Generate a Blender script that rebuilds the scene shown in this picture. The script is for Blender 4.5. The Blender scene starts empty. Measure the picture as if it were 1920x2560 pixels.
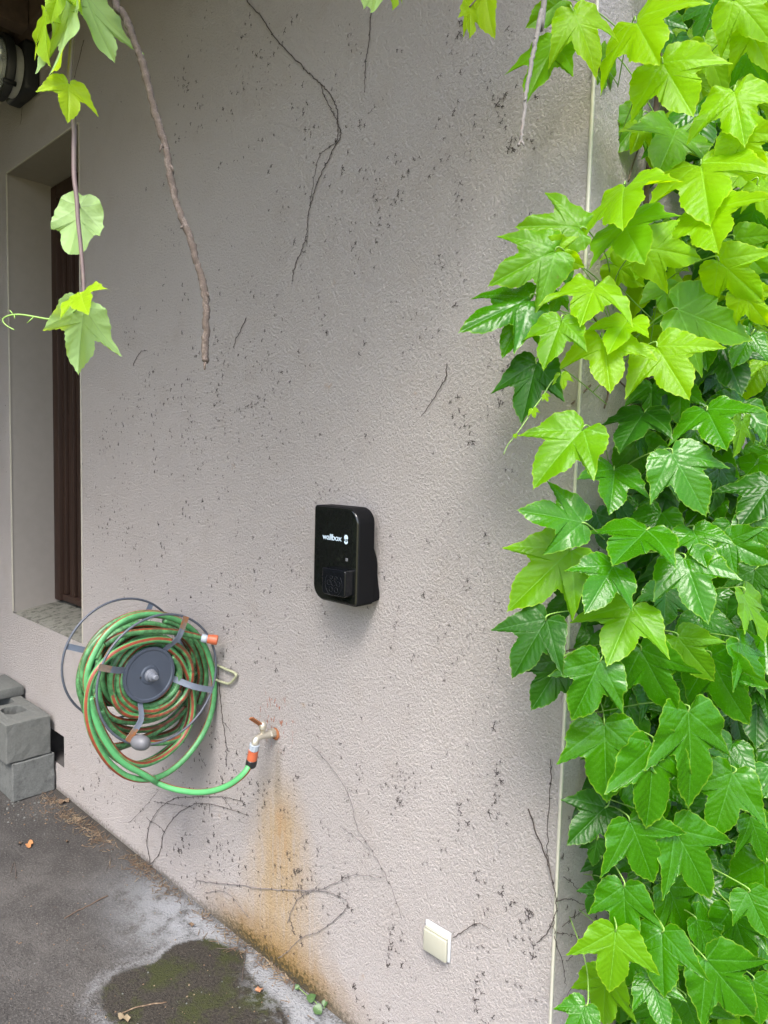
import bpy, bmesh, math, random
import numpy as np
from mathutils import Vector, Matrix, noise as mnoise

# ------------------------------------------------------------------ scene, camera, light
S = bpy.context.scene
C = S.collection
CAM = Vector((0.7562, -1.4491, 1.75))
R_ = Vector((0.73283785, 0.67993239, 0.02531052))
U_ = Vector((-0.06994871, 0.03828489, 0.99681565))
F_ = Vector((-0.67679824, 0.73227468, -0.07561701))
FPX = 1750.0
cd = bpy.data.cameras.new('camera'); cam = bpy.data.objects.new('camera', cd); C.objects.link(cam)
cam.matrix_world = Matrix(((R_.x, U_.x, -F_.x, CAM.x), (R_.y, U_.y, -F_.y, CAM.y), (R_.z, U_.z, -F_.z, CAM.z), (0, 0, 0, 1)))
cd.sensor_fit = 'VERTICAL'; cd.sensor_height = 36; cd.sensor_width = 27; cd.lens = FPX / 2560 * 36
cd.clip_start = 0.02; cd.clip_end = 500
S.camera = cam

SUN_EL, SUN_AZ = math.radians(57), math.radians(34)     # azimuth: turned from straight in front of the wall towards the corner side
sdir = Vector((math.sin(SUN_AZ) * math.cos(SUN_EL), -math.cos(SUN_AZ) * math.cos(SUN_EL), math.sin(SUN_EL)))
w = bpy.data.worlds.new('World'); S.world = w; w.use_nodes = True
wn = w.node_tree.nodes; bg = wn['Background']
sky = wn.new('ShaderNodeTexSky'); sky.sky_type = 'NISHITA'; sky.sun_disc = False
sky.sun_elevation = SUN_EL; sky.sun_rotation = math.atan2(sdir.x, sdir.y)
sky.dust_density = 3.0; sky.air_density = 1.0; sky.ozone_density = 0.6
bg.inputs['Strength'].default_value = 0.13
w.node_tree.links.new(sky.outputs[0], bg.inputs['Color'])
sl = bpy.data.lights.new('sun', 'SUN'); sl.energy = 1.5; sl.angle = math.radians(26); sl.color = (1.0, 0.975, 0.95)
so = bpy.data.objects.new('sun', sl); C.objects.link(so); so.rotation_euler = sdir.to_track_quat('Z', 'Y').to_euler()
S.view_settings.view_transform = 'Standard'; S.view_settings.look = 'None'
S.view_settings.exposure = 2.22; S.view_settings.gamma = 1
S.cycles.use_denoising = True
S.cycles.max_bounces = 8; S.cycles.diffuse_bounces = 4; S.cycles.glossy_bounces = 4; S.cycles.transmission_bounces = 6

rnd = random.Random(7)

# ------------------------------------------------------------------ pixel -> world helpers (photo pixels 1920x2560)
def ray(px, py):
    return F_ * FPX + R_ * (px - 960) - U_ * (py - 1280)
def PL(px, py, ax, val):
    d = ray(px, py); return CAM + d * ((val - CAM[ax]) / d[ax])
def W(px, py, y=0.0): return PL(px, py, 1, y)
def XP(px, py, x): return PL(px, py, 0, x)
def G(px, py, z=0.0): return PL(px, py, 2, z)
def D(px, py, depth): return CAM + ray(px, py) * (depth / FPX)
ZA = lambda x, y: (1120 + x / 2.074, y / 2.074)
ZB = lambda x, y: (1120 + x / 2.074, 900 + y / 2.074)
ZC = lambda x, y: (960 + x / 1.728, 1900 + y / 1.728)
Z1 = lambda x, y: (x / 2.37, y / 2.37)
Z2 = lambda x, y: (x / 2.304, 1400 + y / 2.304)
Z3 = lambda x, y: (x / 3.95, 1500 + y / 3.95)
Z4 = lambda x, y: (x / 1.728, 1900 + y / 1.728)
Z8 = lambda x, y: (540 + x / 2.37, y / 2.37)
ZR = lambda x, y: (120 + x / 3.318, 1460 + y / 3.318)
ZW = lambda x, y: (760 + x / 7.373, 1240 + y / 7.373)
ZT = lambda x, y: (560 + x / 7.375, 1700 + y / 7.375)
DP = lambda x, y: (x * 1.15732, y * 1.15732)

# ------------------------------------------------------------------ material helpers
class NG:
    def __init__(s, name):
        s.m = bpy.data.materials.new(name); s.m.use_nodes = True
        s.t = s.m.node_tree; s.n = s.t.nodes; s.l = s.t.links
        s.bsdf = s.n['Principled BSDF']; s.out = s.n['Material Output']
    def put(s, sock, v):
        if v is None: return
        if isinstance(v, bpy.types.NodeSocket): s.l.new(v, sock)
        else:
            if isinstance(v, (tuple, list)) and len(v) == 3 and sock.type == 'RGBA': v = (*v, 1)
            sock.default_value = v
    def set(s, **k):
        for a, v in k.items(): s.put(s.bsdf.inputs[a.replace('_', ' ')], v)
        return s
    def math(s, op, a, b=None, c=None, clamp=False):
        q = s.n.new('ShaderNodeMath'); q.operation = op; q.use_clamp = clamp
        s.put(q.inputs[0], a); s.put(q.inputs[1], b); s.put(q.inputs[2], c); return q.outputs[0]
    def mix(s, f, a, b, blend='MIX'):
        q = s.n.new('ShaderNodeMix'); q.data_type = 'RGBA'; q.blend_type = blend; q.clamp_factor = True
        s.put(q.inputs[0], f); s.put(q.inputs[6], a); s.put(q.inputs[7], b); return q.outputs[2]
    def obj(s):
        return s.n.new('ShaderNodeTexCoord').outputs['Object']
    def pos(s):
        return s.n.new('ShaderNodeNewGeometry').outputs['Position']
    def sep(s, v):
        q = s.n.new('ShaderNodeSeparateXYZ'); s.put(q.inputs[0], v); return q.outputs
    def mapv(s, v, scale=(1, 1, 1), loc=(0, 0, 0), rot=(0, 0, 0)):
        q = s.n.new('ShaderNodeMapping'); s.put(q.inputs[0], v); q.inputs['Scale'].default_value = scale
        q.inputs['Location'].default_value = loc; q.inputs['Rotation'].default_value = rot; return q.outputs[0]
    def noise(s, v, scale, detail=4, rough=.55, dist=0.0):
        q = s.n.new('ShaderNodeTexNoise'); s.put(q.inputs['Vector'], v); q.inputs['Scale'].default_value = scale
        q.inputs['Detail'].default_value = detail; q.inputs['Roughness'].default_value = rough; q.inputs['Distortion'].default_value = dist
        return q.outputs[0]
    def voro(s, v, scale, feature='F1'):
        q = s.n.new('ShaderNodeTexVoronoi'); q.feature = feature; s.put(q.inputs['Vector'], v); q.inputs['Scale'].default_value = scale
        return q.outputs['Distance']
    def ss(s, v, a, b):      # smooth ramp: 0 at a, 1 at b
        q = s.n.new('ShaderNodeMapRange'); q.interpolation_type = 'SMOOTHSTEP'; s.put(q.inputs[0], v)
        if a <= b:
            q.inputs[1].default_value = a; q.inputs[2].default_value = b; q.inputs[3].default_value = 0; q.inputs[4].default_value = 1
        else:
            q.inputs[1].default_value = b; q.inputs[2].default_value = a; q.inputs[3].default_value = 1; q.inputs[4].default_value = 0
        return q.outputs[0]
    def bump(s, h, strength=.5, dist=.002, normal=None):
        q = s.n.new('ShaderNodeBump'); s.put(q.inputs['Height'], h); q.inputs['Strength'].default_value = strength
        q.inputs['Distance'].default_value = dist
        if normal is not None: s.put(q.inputs['Normal'], normal)
        return q.outputs[0]
    def attr(s, name):
        q = s.n.new('ShaderNodeAttribute'); q.attribute_name = name; return q.outputs['Fac']

def simple(name, col, rough=.5, metal=0.0, vary=.25, scale=60, bump=.15, spec=.5, col2=None, thr=(.45, .7), coat=0):
    g = NG(name); v = g.obj()
    n1 = g.noise(v, scale, 5); n2 = g.noise(v, scale * .2, 3)
    d = tuple(c * (1 - vary) for c in col)
    c = g.mix(n1, d, tuple(min(1, c * (1 + vary)) for c in col))
    if col2: c = g.mix(g.ss(g.math('ADD', g.math('MULTIPLY', n2, .6), g.math('MULTIPLY', n1, .4)), *thr), c, col2)
    g.set(Base_Color=c, Roughness=rough, Metallic=metal, Specular_IOR_Level=spec, Coat_Weight=coat)
    if bump: g.set(Normal=g.bump(n1, bump, .001))
    return g.m

def leaf_mat(name, base, trans, rough=.38, rimc=(.45, .55, .08), back=None, tw=.45, spec=.4):
    g = NG(name)
    uv = g.sep(g.n.new('ShaderNodeUVMap').outputs[0])
    x, y = uv[0], uv[1]
    r = g.math('SQRT', g.math('ADD', g.math('MULTIPLY', x, x), g.math('MULTIPLY', y, y)))
    ang = g.math('ABSOLUTE', g.math('ARCTAN2', x, y))
    K = math.radians(26)
    fa = g.math('PINGPONG', ang, K)
    dp = g.math('MULTIPLY', r, g.math('SINE', fa)); al = g.math('MULTIPLY', r, g.math('COSINE', fa))
    wv = g.math('SUBTRACT', .017, g.math('MULTIPLY', al, .010))
    vein = g.ss(g.math('DIVIDE', dp, wv), 1.0, .3)
    v = g.obj(); n1 = g.noise(v, 5, 4); n2 = g.noise(v, 28, 4); nw = g.noise(v, 3.2, 3)
    ph = g.math('FRACT', g.math('MULTIPLY', g.math('ADD', g.math('SUBTRACT', al, g.math('MULTIPLY', dp, .95)), g.math('MULTIPLY', nw, .28)), 7.5))
    tri = g.math('ABSOLUTE', g.math('SUBTRACT', ph, .5))
    sec = g.ss(tri, .055, .01)
    c = g.mix(n1, tuple(a * .75 for a in base), tuple(a * 1.25 for a in base))
    c = g.mix(g.ss(n2, .5, .85), c, tuple(a * 1.35 for a in base))
    rn = g.n.new('ShaderNodeObjectInfo').outputs['Random']
    c = g.mix(g.math('MULTIPLY', rn, .55), c, (base[0] * 1.55, base[1] * 1.25, base[2]))
    c = g.mix(g.math('MULTIPLY', g.ss(g.noise(v, 11, 2), .73, .77), .6), c, (.16, .11, .03))
    vc = tuple(min(1, a * 1.5 + .035) for a in base)
    c = g.mix(g.math('MULTIPLY', sec, .10), c, vc)
    c = g.mix(g.math('MULTIPLY', vein, .75), c, vc)
    rim = g.ss(g.attr('rim'), .955, 1.0)
    c = g.mix(g.math('MULTIPLY', rim, .38), c, rimc)
    if back:
        bf = g.n.new('ShaderNodeNewGeometry').outputs['Backfacing']
        c = g.mix(bf, c, g.mix(g.math('MULTIPLY', vein, .5), back, tuple(a * .8 for a in back)))
    puff = g.math('ADD', g.math('MULTIPLY', g.ss(tri, 0, .5), .38), g.math('MULTIPLY', g.ss(dp, 0.0, .05), .8))
    puff = g.math('ADD', puff, g.math('MULTIPLY', n2, .5))
    g.set(Base_Color=c, Roughness=g.math('ADD', rough - .06, g.math('MULTIPLY', n2, .16)), Specular_IOR_Level=spec, Normal=g.bump(puff, .16, .010))
    tr = g.n.new('ShaderNodeBsdfTranslucent')
    tc = g.mix(g.math('MULTIPLY', vein, .5), trans, tuple(a * .6 for a in trans)); g.put(tr.inputs[0], tc)
    mx = g.n.new('ShaderNodeMixShader'); mx.inputs[0].default_value = tw
    g.l.new(g.bsdf.outputs[0], mx.inputs[1]); g.l.new(tr.outputs[0], mx.inputs[2]); g.l.new(mx.outputs[0], g.out.inputs[0])
    return g.m

# ------------------------------------------------------------------ object helpers
def link(name, me, mat=None, parent=None, smooth=True):
    o = bpy.data.objects.new(name, me); C.objects.link(o)
    if mat is not None and not me.materials: me.materials.append(mat)
    if smooth: me.polygons.foreach_set('use_smooth', [True] * len(me.polygons))
    if parent: o.parent = parent
    return o
def tag(o, label=None, cat=None, group=None, kind=None):
    if label: o['label'] = label
    if cat: o['category'] = cat
    if group: o['group'] = group
    if kind: o['kind'] = kind
    return o
def thing(name, label, cat, group=None, loc=(0, 0, 0)):
    o = bpy.data.objects.new(name, None); C.objects.link(o); o.empty_display_size = .05
    return tag(o, label, cat, group)

class MB:      # collects polygons, builds one mesh
    def __init__(s): s.v = []; s.f = []; s.uv = []; s.mi = []
    def add(s, vs, fs, uvs=None, mi=0):
        b = len(s.v); s.v += [tuple(p) for p in vs]
        for k, f in enumerate(fs):
            s.f.append(tuple(i + b for i in f)); s.mi.append(mi)
            s.uv.append(uvs[k] if uvs else [(0, 0)] * len(f))
        return s
    def box(s, a, b, mi=0):
        x0, y0, z0 = a; x1, y1, z1 = b
        vs = [(x0, y0, z0), (x1, y0, z0), (x1, y1, z0), (x0, y1, z0), (x0, y0, z1), (x1, y0, z1), (x1, y1, z1), (x0, y1, z1)]
        return s.add(vs, [(0, 3, 2, 1), (4, 5, 6, 7), (0, 1, 5, 4), (1, 2, 6, 5), (2, 3, 7, 6), (3, 0, 4, 7)], mi=mi)
    def tube(s, pts, rad, sides=8, cap=True, twist=0.0, mi=0, ref=None, closed=False):
        P = [Vector(p) for p in pts]; n = len(P)
        if callable(rad): rr = [rad(i / (n - 1)) for i in range(n)]
        elif isinstance(rad, (list, tuple)): rr = list(rad)
        else: rr = [rad] * n
        T = []
        for i in range(n):
            if closed: t = P[(i + 1) % n] - P[i - 1]
            else: t = P[min(i + 1, n - 1)] - P[max(i - 1, 0)]
            T.append(t.normalized() if t.length > 1e-9 else Vector((0, 0, 1)))
        nr = Vector(ref) if ref else (Vector((0, 0, 1)) if abs(T[0].z) < .9 else Vector((1, 0, 0)))
        nr = (nr - T[0] * nr.dot(T[0])).normalized()
        vs = []; L = 0; LL = []
        for i in range(n):
            if i: L += (P[i] - P[i - 1]).length
            LL.append(L)
            nr = (nr - T[i] * nr.dot(T[i])).normalized(); bn = T[i].cross(nr)
            for k in range(sides):
                a = 2 * math.pi * k / sides + twist * L
                vs.append(P[i] + (nr * math.cos(a) + bn * math.sin(a)) * rr[i])
        fs = []; uv = []
        for i in range(n if closed else n - 1):
            j = (i + 1) % n
            for k in range(sides):
                k2 = (k + 1) % sides
                fs.append((i * sides + k, i * sides + k2, j * sides + k2, j * sides + k))
                l1 = LL[j] if j else LL[-1] + .01
                uv.append([(k / sides, LL[i]), ((k + 1) / sides, LL[i]), ((k + 1) / sides, l1), (k / sides, l1)])
        if cap and not closed:
            fs.append(tuple(range(sides - 1, -1, -1))); uv.append([(0, 0)] * sides)
            fs.append(tuple((n - 1) * sides + k for k in range(sides))); uv.append([(0, 0)] * sides)
        return s.add(vs, fs, uv, mi)
    def lathe(s, o, ax, prof, sides=24, mi=0):       # prof: (distance along ax, radius)
        o = Vector(o); ax = Vector(ax).normalized()
        e1 = ax.orthogonal().normalized(); e2 = ax.cross(e1)
        vs = []; n = len(prof)
        for d, r in prof:
            for k in range(sides):
                a = 2 * math.pi * k / sides
                vs.append(o + ax * d + (e1 * math.cos(a) + e2 * math.sin(a)) * max(r, 1e-5))
        fs = [(i * sides + k, i * sides + (k + 1) % sides, (i + 1) * sides + (k + 1) % sides, (i + 1) * sides + k) for i in range(n - 1) for k in range(sides)]
        fs.append(tuple(range(sides - 1, -1, -1))); fs.append(tuple((n - 1) * sides + k for k in range(sides)))
        return s.add(vs, fs, mi=mi)
    def prism(s, poly, ax_y0, ax_y1, mi=0):          # poly in (x, z), extruded along y
        n = len(poly)
        vs = [(x, ax_y0, z) for x, z in poly] + [(x, ax_y1, z) for x, z in poly]
        fs = [tuple(range(n)), tuple(range(2 * n - 1, n - 1, -1))] + [(i, i + n, (i + 1) % n + n, (i + 1) % n) for i in range(n)]
        return s.add(vs, fs, mi=mi)
    def mesh(s, name):
        me = bpy.data.meshes.new(name); me.from_pydata(s.v, [], s.f); me.update()
        ul = me.uv_layers.new(name='UVMap')
        flat = [c for fu in s.uv for p in fu for c in p]
        ul.data.foreach_set('uv', flat)
        me.polygons.foreach_set('material_index', s.mi)
        return me
    def build(s, name, mat, parent=None, smooth=True, bevel=0, seg=2, auto=None, fix=True):
        me = s.mesh(name)
        if fix or bevel:
            bm = bmesh.new(); bm.from_mesh(me)
            if bevel:
                bmesh.ops.remove_doubles(bm, verts=bm.verts, dist=1e-6)
                es = [e for e in bm.edges if len(e.link_faces) == 2 and e.calc_face_angle(0) > .6]
                bmesh.ops.bevel(bm, geom=es, offset=bevel, segments=seg, profile=.5, affect='EDGES', clamp_overlap=True)
            if fix: bmesh.ops.recalc_face_normals(bm, faces=bm.faces)
            bm.to_mesh(me); bm.free()
        for m in (mat if isinstance(mat, (list, tuple)) else [mat]): me.materials.append(m)
        o = link(name, me, None, parent, smooth)
        if smooth and (bevel or auto): 
            try: me.set_sharp_from_angle(angle=auto or math.radians(40))
            except Exception: pass
        return o

def catmull(P, n=6, closed=False):
    P = [Vector(p) for p in P]; out = []; m = len(P)
    rng = range(m) if closed else range(m - 1)
    for i in rng:
        if closed: p0, p1, p2, p3 = P[i - 1], P[i], P[(i + 1) % m], P[(i + 2) % m]
        else: p0, p1, p2, p3 = P[max(i - 1, 0)], P[i], P[i + 1], P[min(i + 2, m - 1)]
        for k in range(n):
            t = k / n
            out.append(.5 * ((2 * p1) + (p2 - p0) * t + (2 * p0 - 5 * p1 + 4 * p2 - p3) * t * t + (3 * p1 - p0 - 3 * p2 + p3) * t ** 3))
    if not closed: out.append(P[-1])
    return out
def jitter(P, a, seed):
    r = random.Random(seed); return [Vector(p) + Vector((r.gauss(0, a), r.gauss(0, a), r.gauss(0, a))) for p in P]

# ------------------------------------------------------------------ materials
def wall_mat(name='stucco', stains=True):
    g = NG(name); p = g.pos(); x, y, z = g.sep(p)
    warp = g.noise(p, 30, 3)
    big = g.noise(p, 1.1, 4); mid = g.noise(p, 7, 5); fine = g.noise(p, 185, 3, .65)
    c = g.mix(big, (.482, .440, .418), (.572, .532, .514))
    c = g.mix(g.math('MULTIPLY', g.ss(mid, .5, .8), .35), c, (.44, .385, .34))
    c = g.mix(g.math('MULTIPLY', g.ss(fine, .54, .70), .42), c, (.30, .27, .25))
    # grain
    pm = g.mapv(p, rot=(0, .6, 0), scale=(1.25, 1.25, 1))
    n1 = g.noise(pm, 112, 6, .70, .1); n2 = g.noise(p, 330, 3, .6)
    h = g.math('ADD', g.math('MULTIPLY', g.ss(n1, .34, .66), 1.4), g.math('MULTIPLY', n2, .55))
    h = g.math('ADD', h, g.math('MULTIPLY', g.noise(p, 20, 3), 1.6))
    pit = g.ss(n1, .40, .30)
    c = g.mix(g.math('MULTIPLY', pit, .62), c, (.25, .23, .215))
    if stains:
        st = g.noise(g.mapv(p, scale=(46, 46, 2.4)), 1, 6, .7)
        spl = g.noise(p, 16, 5, .6); spf = g.noise(p, 75, 4, .65)
        cx = TAPX + .035
        # rust run below the tap
        wid = g.math('ADD', .075, g.math('MULTIPLY', g.math('SUBTRACT', .80, z), .20))
        dx = g.math('DIVIDE', g.math('ABSOLUTE', g.math('SUBTRACT', x, g.math('ADD', cx, g.math('MULTIPLY', g.math('SUBTRACT', warp, .5), .05)))), wid)
        run = g.math('MULTIPLY', g.ss(dx, 1.5, .1), g.math('MULTIPLY', g.ss(z, .76, .50), g.ss(g.math('ADD', st, g.math('MULTIPLY', spl, .4)), .30, .80)))
        c = g.mix(g.math('MULTIPLY', run, .80), c, (.50, .35, .17))
        core = g.math('MULTIPLY', g.ss(dx, .45, .05), g.math('MULTIPLY', g.math('MULTIPLY', g.ss(z, .62, .52), g.ss(z, .28, .45)), g.ss(st, .45, .7)))
        c = g.mix(g.math('MULTIPLY', core, .55), c, (.50, .22, .07))
        # faint grey drip line under the spout
        dr = g.math('MULTIPLY', g.ss(g.math('ABSOLUTE', g.math('SUBTRACT', x, TAPX + .015)), .035, .0), g.math('MULTIPLY', g.ss(z, .81, .74), g.ss(z, .52, .66)))
        c = g.mix(g.math('MULTIPLY', dr, .45), c, (.30, .25, .18))
        # flaked rust around the tap
        rx = g.math('DIVIDE', g.math('SUBTRACT', x, TAPX), .13); rz = g.math('DIVIDE', g.math('SUBTRACT', z, TAPZ + .045), .13)
        rr = g.math('SQRT', g.math('ADD', g.math('MULTIPLY', rx, rx), g.math('MULTIPLY', rz, rz)))
        fl = g.noise(g.mapv(p, scale=(75, 75, 32)), 1, 3, .6)
        spots = g.math('MULTIPLY', g.ss(rr, 1.0, .35), g.ss(fl, .56, .64))
        c = g.mix(g.math('MULTIPLY', spots, .8), c, (.42, .13, .05))
        # damp, moss and yellowing along the foot of the wall
        hx = g.ss(g.math('ABSOLUTE', g.math('SUBTRACT', x, cx - .02)), .55, .12)
        ft = g.math('MULTIPLY', hx, g.ss(g.math('ADD', z, g.math('MULTIPLY', g.math('SUBTRACT', spl, .5), .16)), .20, .02))
        c = g.mix(g.math('MULTIPLY', ft, .85), c, (.33, .20, .065))
        ms = g.math('MULTIPLY', hx, g.ss(g.math('ADD', z, g.math('MULTIPLY', g.math('SUBTRACT', spf, .5), .22)), .085, .0))
        c = g.mix(g.math('MULTIPLY', ms, .9), c, (.045, .045, .018))
        dirt = g.ss(g.math('ADD', z, g.math('MULTIPLY', g.math('SUBTRACT', spf, .5), .10)), .035, .0)
        c = g.mix(g.math('MULTIPLY', dirt, .65), c, (.12, .105, .085))
        # ochre blotches
        och = g.math('MULTIPLY', g.ss(g.noise(p, 9, 2), .70, .78), g.ss(spf, .45, .6))
        c = g.mix(g.math('MULTIPLY', och, .45), c, (.45, .30, .16))
    g.set(Base_Color=c, Roughness=1.0, Specular_IOR_Level=.02, Normal=g.bump(h, 1.0, .0044))
    return g.m

_tp = W(689, 1834); TAPX, TAPZ = _tp.x, _tp.z
M = {}
M['wall'] = wall_mat()
M['strip'] = simple('corner_bead_paint', (.40, .385, .315), .6, vary=.15, scale=40, bump=.1, col2=(.36, .33, .27), thr=(.54, .70))
M['bead'] = simple('window_bead_paint', (.44, .41, .34), .6, vary=.12, scale=40, bump=.1)
M['reveal'] = simple('shaded_reveal_plaster', (.25, .228, .205), .9, vary=.08, scale=20, bump=.1)  # same plaster as the wall; recess shade painted in as a darker base
M['ventdark'] = simple('shaded_vent', (.05, .046, .044), .95, vary=.3, scale=40, bump=.2)  # shade inside the hole painted in as a near black base
g = NG('brown_wood'); v = g.mapv(g.pos(), scale=(40, 40, 2)); n = g.noise(v, 1, 5, .6)
g.set(Base_Color=g.mix(n, (.012, .006, .004), (.045, .019, .010)), Roughness=.6, Normal=g.bump(n, .3, .001)); M['wood'] = g.m
g = NG('dark_soffit_wood'); v = g.mapv(g.pos(), scale=(2, 30, 30)); n = g.noise(v, 1, 5, .6)
g.set(Base_Color=g.mix(n, (.03, .018, .012), (.10, .065, .045)), Roughness=.8, Normal=g.bump(n, .4, .002)); M['soffit'] = g.m
g = NG('dark_pane'); g.set(Base_Color=(.01, .011, .012), Roughness=.08, Specular_IOR_Level=.5); M['pane'] = g.m
M['sill'] = simple('mossy_sill_concrete', (.145, .142, .12), .95, vary=.4, scale=130, bump=.7, col2=(.05, .05, .037), thr=(.47, .62))
M['block'] = simple('grey_block_concrete', (.10, .104, .097), .95, vary=.35, scale=95, bump=.9, col2=(.075, .078, .074), thr=(.52, .7))
M['block2'] = simple('rough_block_concrete', (.105, .11, .105), .95, vary=.6, scale=140, bump=1.0, col2=(.06, .062, .06), thr=(.5, .65))
M['grey_metal'] = simple('blue_grey_paint', (.10, .125, .165), .5, vary=.2, scale=35, bump=.1, col2=(.17, .12, .08), thr=(.62, .72))
M['grey_bar'] = simple('worn_grey_bar', (.12, .14, .18), .5, vary=.25, scale=45, bump=.15, col2=(.13, .08, .045), thr=(.60, .68))
M['rust_bar'] = simple('rusty_bar_end', (.17, .13, .10), .8, vary=.4, scale=90, bump=.3, col2=(.23, .085, .025), thr=(.45, .6))
M['disc'] = simple('slate_disc_plastic', (.050, .062, .086), .40, vary=.2, scale=14, bump=.05, col2=(.085, .10, .13), thr=(.5, .8))
M['axle'] = simple('light_grey_axle', (.13, .14, .165), .45, vary=.2, scale=60, bump=.1)
M['knob'] = simple('grey_knob_plastic', (.10, .10, .11), .5, vary=.2, scale=50, bump=.1)
M['wire'] = simple('cream_wire', (.30, .31, .20), .5, vary=.2, scale=90, bump=.1, col2=(.2, .13, .06), thr=(.6, .7))
M['rod'] = simple('grey_rod', (.065, .075, .095), .45, vary=.3, scale=70, bump=.1, col2=(.12, .085, .06), thr=(.6, .75))
M['orange'] = simple('orange_plastic', (.42, .10, .042), .45, vary=.15, scale=80, bump=.05, col2=(.36, .12, .07), thr=(.6, .8))
M['grey_pl'] = simple('grey_plastic', (.30, .34, .38), .45, vary=.12, scale=80, bump=.05)
M['black_pl'] = simple('black_plastic', (.012, .012, .013), .38, vary=.2, scale=80, bump=.04)
M['nickel'] = simple('tarnished_nickel', (.50, .47, .40), .36, metal=.65, vary=.2, scale=120, bump=.15, col2=(.30, .25, .17), thr=(.5, .7))
M['rusty'] = simple('rusty_lever', (.24, .085, .028), .75, vary=.4, scale=120, bump=.3, col2=(.10, .05, .03), thr=(.6, .75))
M['charger'] = simple('charger_matt_black', (.006, .006, .007), .6, vary=.1, scale=200, bump=.04, spec=.10)
M['cover'] = simple('charger_satin_black', (.004, .0045, .006), .25, vary=.1, scale=200, bump=.02, spec=.3)
g = NG('charger_gloss_black')
n = g.noise(g.pos(), 9, 3)
g.set(Base_Color=(.006, .0065, .006), Roughness=.035, Specular_IOR_Level=.55, Normal=g.bump(n, .10, .02)); M['gloss'] = g.m
g = NG('printed_white'); g.set(Base_Color=(.46, .57, .66), Roughness=.5); M['print'] = g.m
g = NG('printed_grey'); g.set(Base_Color=(.30, .31, .33), Roughness=.5); M['print2'] = g.m
M['emboss'] = simple('embossed_black', (.006, .0065, .008), .35, vary=.05, scale=100, bump=0)
M['cream'] = simple('cream_plastic', (.31, .305, .245), .42, vary=.04, scale=40, bump=.03, col2=(.30, .29, .22), thr=(.62, .8))
M['white_pl'] = simple('white_plastic', (.40, .42, .44), .4, vary=.04, scale=40, bump=.03)
M['lampblack'] = simple('lamp_black', (.014, .015, .016), .5, vary=.2, scale=60, bump=.08)
g = NG('lamp_glass'); g.set(Base_Color=(.75, .8, .78), Roughness=.12, Transmission_Weight=.75, IOR=1.45); M['glass'] = g.m
M['lampin'] = simple('lamp_reflector', (.42, .43, .40), .45, vary=.25, scale=30, bump=.1)
M['bark'] = simple('vine_bark', (.075, .056, .044), .9, vary=.6, scale=320, bump=1.0, col2=(.15, .122, .105), thr=(.5, .66))
M['greybark'] = simple('grey_twig_bark', (.16, .148, .135), .85, vary=.4, scale=170, bump=.7, col2=(.16, .12, .10), thr=(.58, .7))
M['shoot'] = simple('purple_shoot', (.115, .078, .07), .55, vary=.25, scale=70, bump=.15, col2=(.13, .12, .07), thr=(.55, .75))
M['petiole'] = simple('green_petiole', (.17, .30, .055), .5, vary=.2, scale=60, bump=.05)
M['dead'] = simple('dead_stem', (.055, .042, .035), .9, vary=.4, scale=150, bump=.4)
M['deadpale'] = simple('pale_dead_stem', (.19, .172, .165), .9, vary=.4, scale=90, bump=.4, col2=(.14, .11, .10), thr=(.58, .7))
M['mark'] = simple('dry_sucker', (.040, .032, .029), .95, vary=.4, scale=120, bump=0)
M['woody'] = simple('woody_stem', (.085, .058, .042), .9, vary=.4, scale=110, bump=.6)
M['sunlit'] = leaf_mat('sunlit_leaf', (.135, .30, .001), (.56, .84, .001), .38, tw=.52, spec=.22, rimc=(.5, .6, .03))  # sunlit tone of the upper ivy painted in; shared with the small leaflets
M['mid'] = leaf_mat('green_leaf', (.026, .130, .001), (.15, .45, .001), .24, tw=.42, spec=.34, rimc=(.32, .5, .04))
M['half_sunlit'] = leaf_mat('half_sunlit_leaf', (.075, .22, .002), (.32, .62, .002), .36, tw=.48, spec=.3, rimc=(.4, .55, .03))  # between green and sunlit; part of the sunlight painted into upper leaves
M['dark'] = leaf_mat('deep_green_leaf', (.014, .070, .003), (.05, .20, .004), .30, tw=.36, spec=.22, rimc=(.2, .33, .06))  # darkest green, mostly on leaves set further back
M['shootleaf'] = leaf_mat('shoot_leaf', (.22, .38, .006), (.60, .82, .02), .42, back=(.30, .46, .19), tw=.5, spec=.25)
M['litter'] = simple('leaf_litter', (.10, .065, .04), .95, vary=.5, scale=90, bump=.2, col2=(.20, .15, .10), thr=(.5, .62))
M['dryleaf'] = simple('orange_dry_leaf', (.33, .15, .055), .8, vary=.3, scale=60, bump=.3, col2=(.16, .085, .05), thr=(.58, .7))
M['chip'] = simple('brown_chip', (.28, .135, .07), .8, vary=.3, scale=60, bump=.2)
M['straw'] = simple('dry_straw', (.15, .115, .07), .85, vary=.4, scale=90, bump=.1)
M['hedgeleaf'] = simple('hedge_leaf', (.045, .11, .02), .5, vary=.5, scale=3, bump=0)

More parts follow.
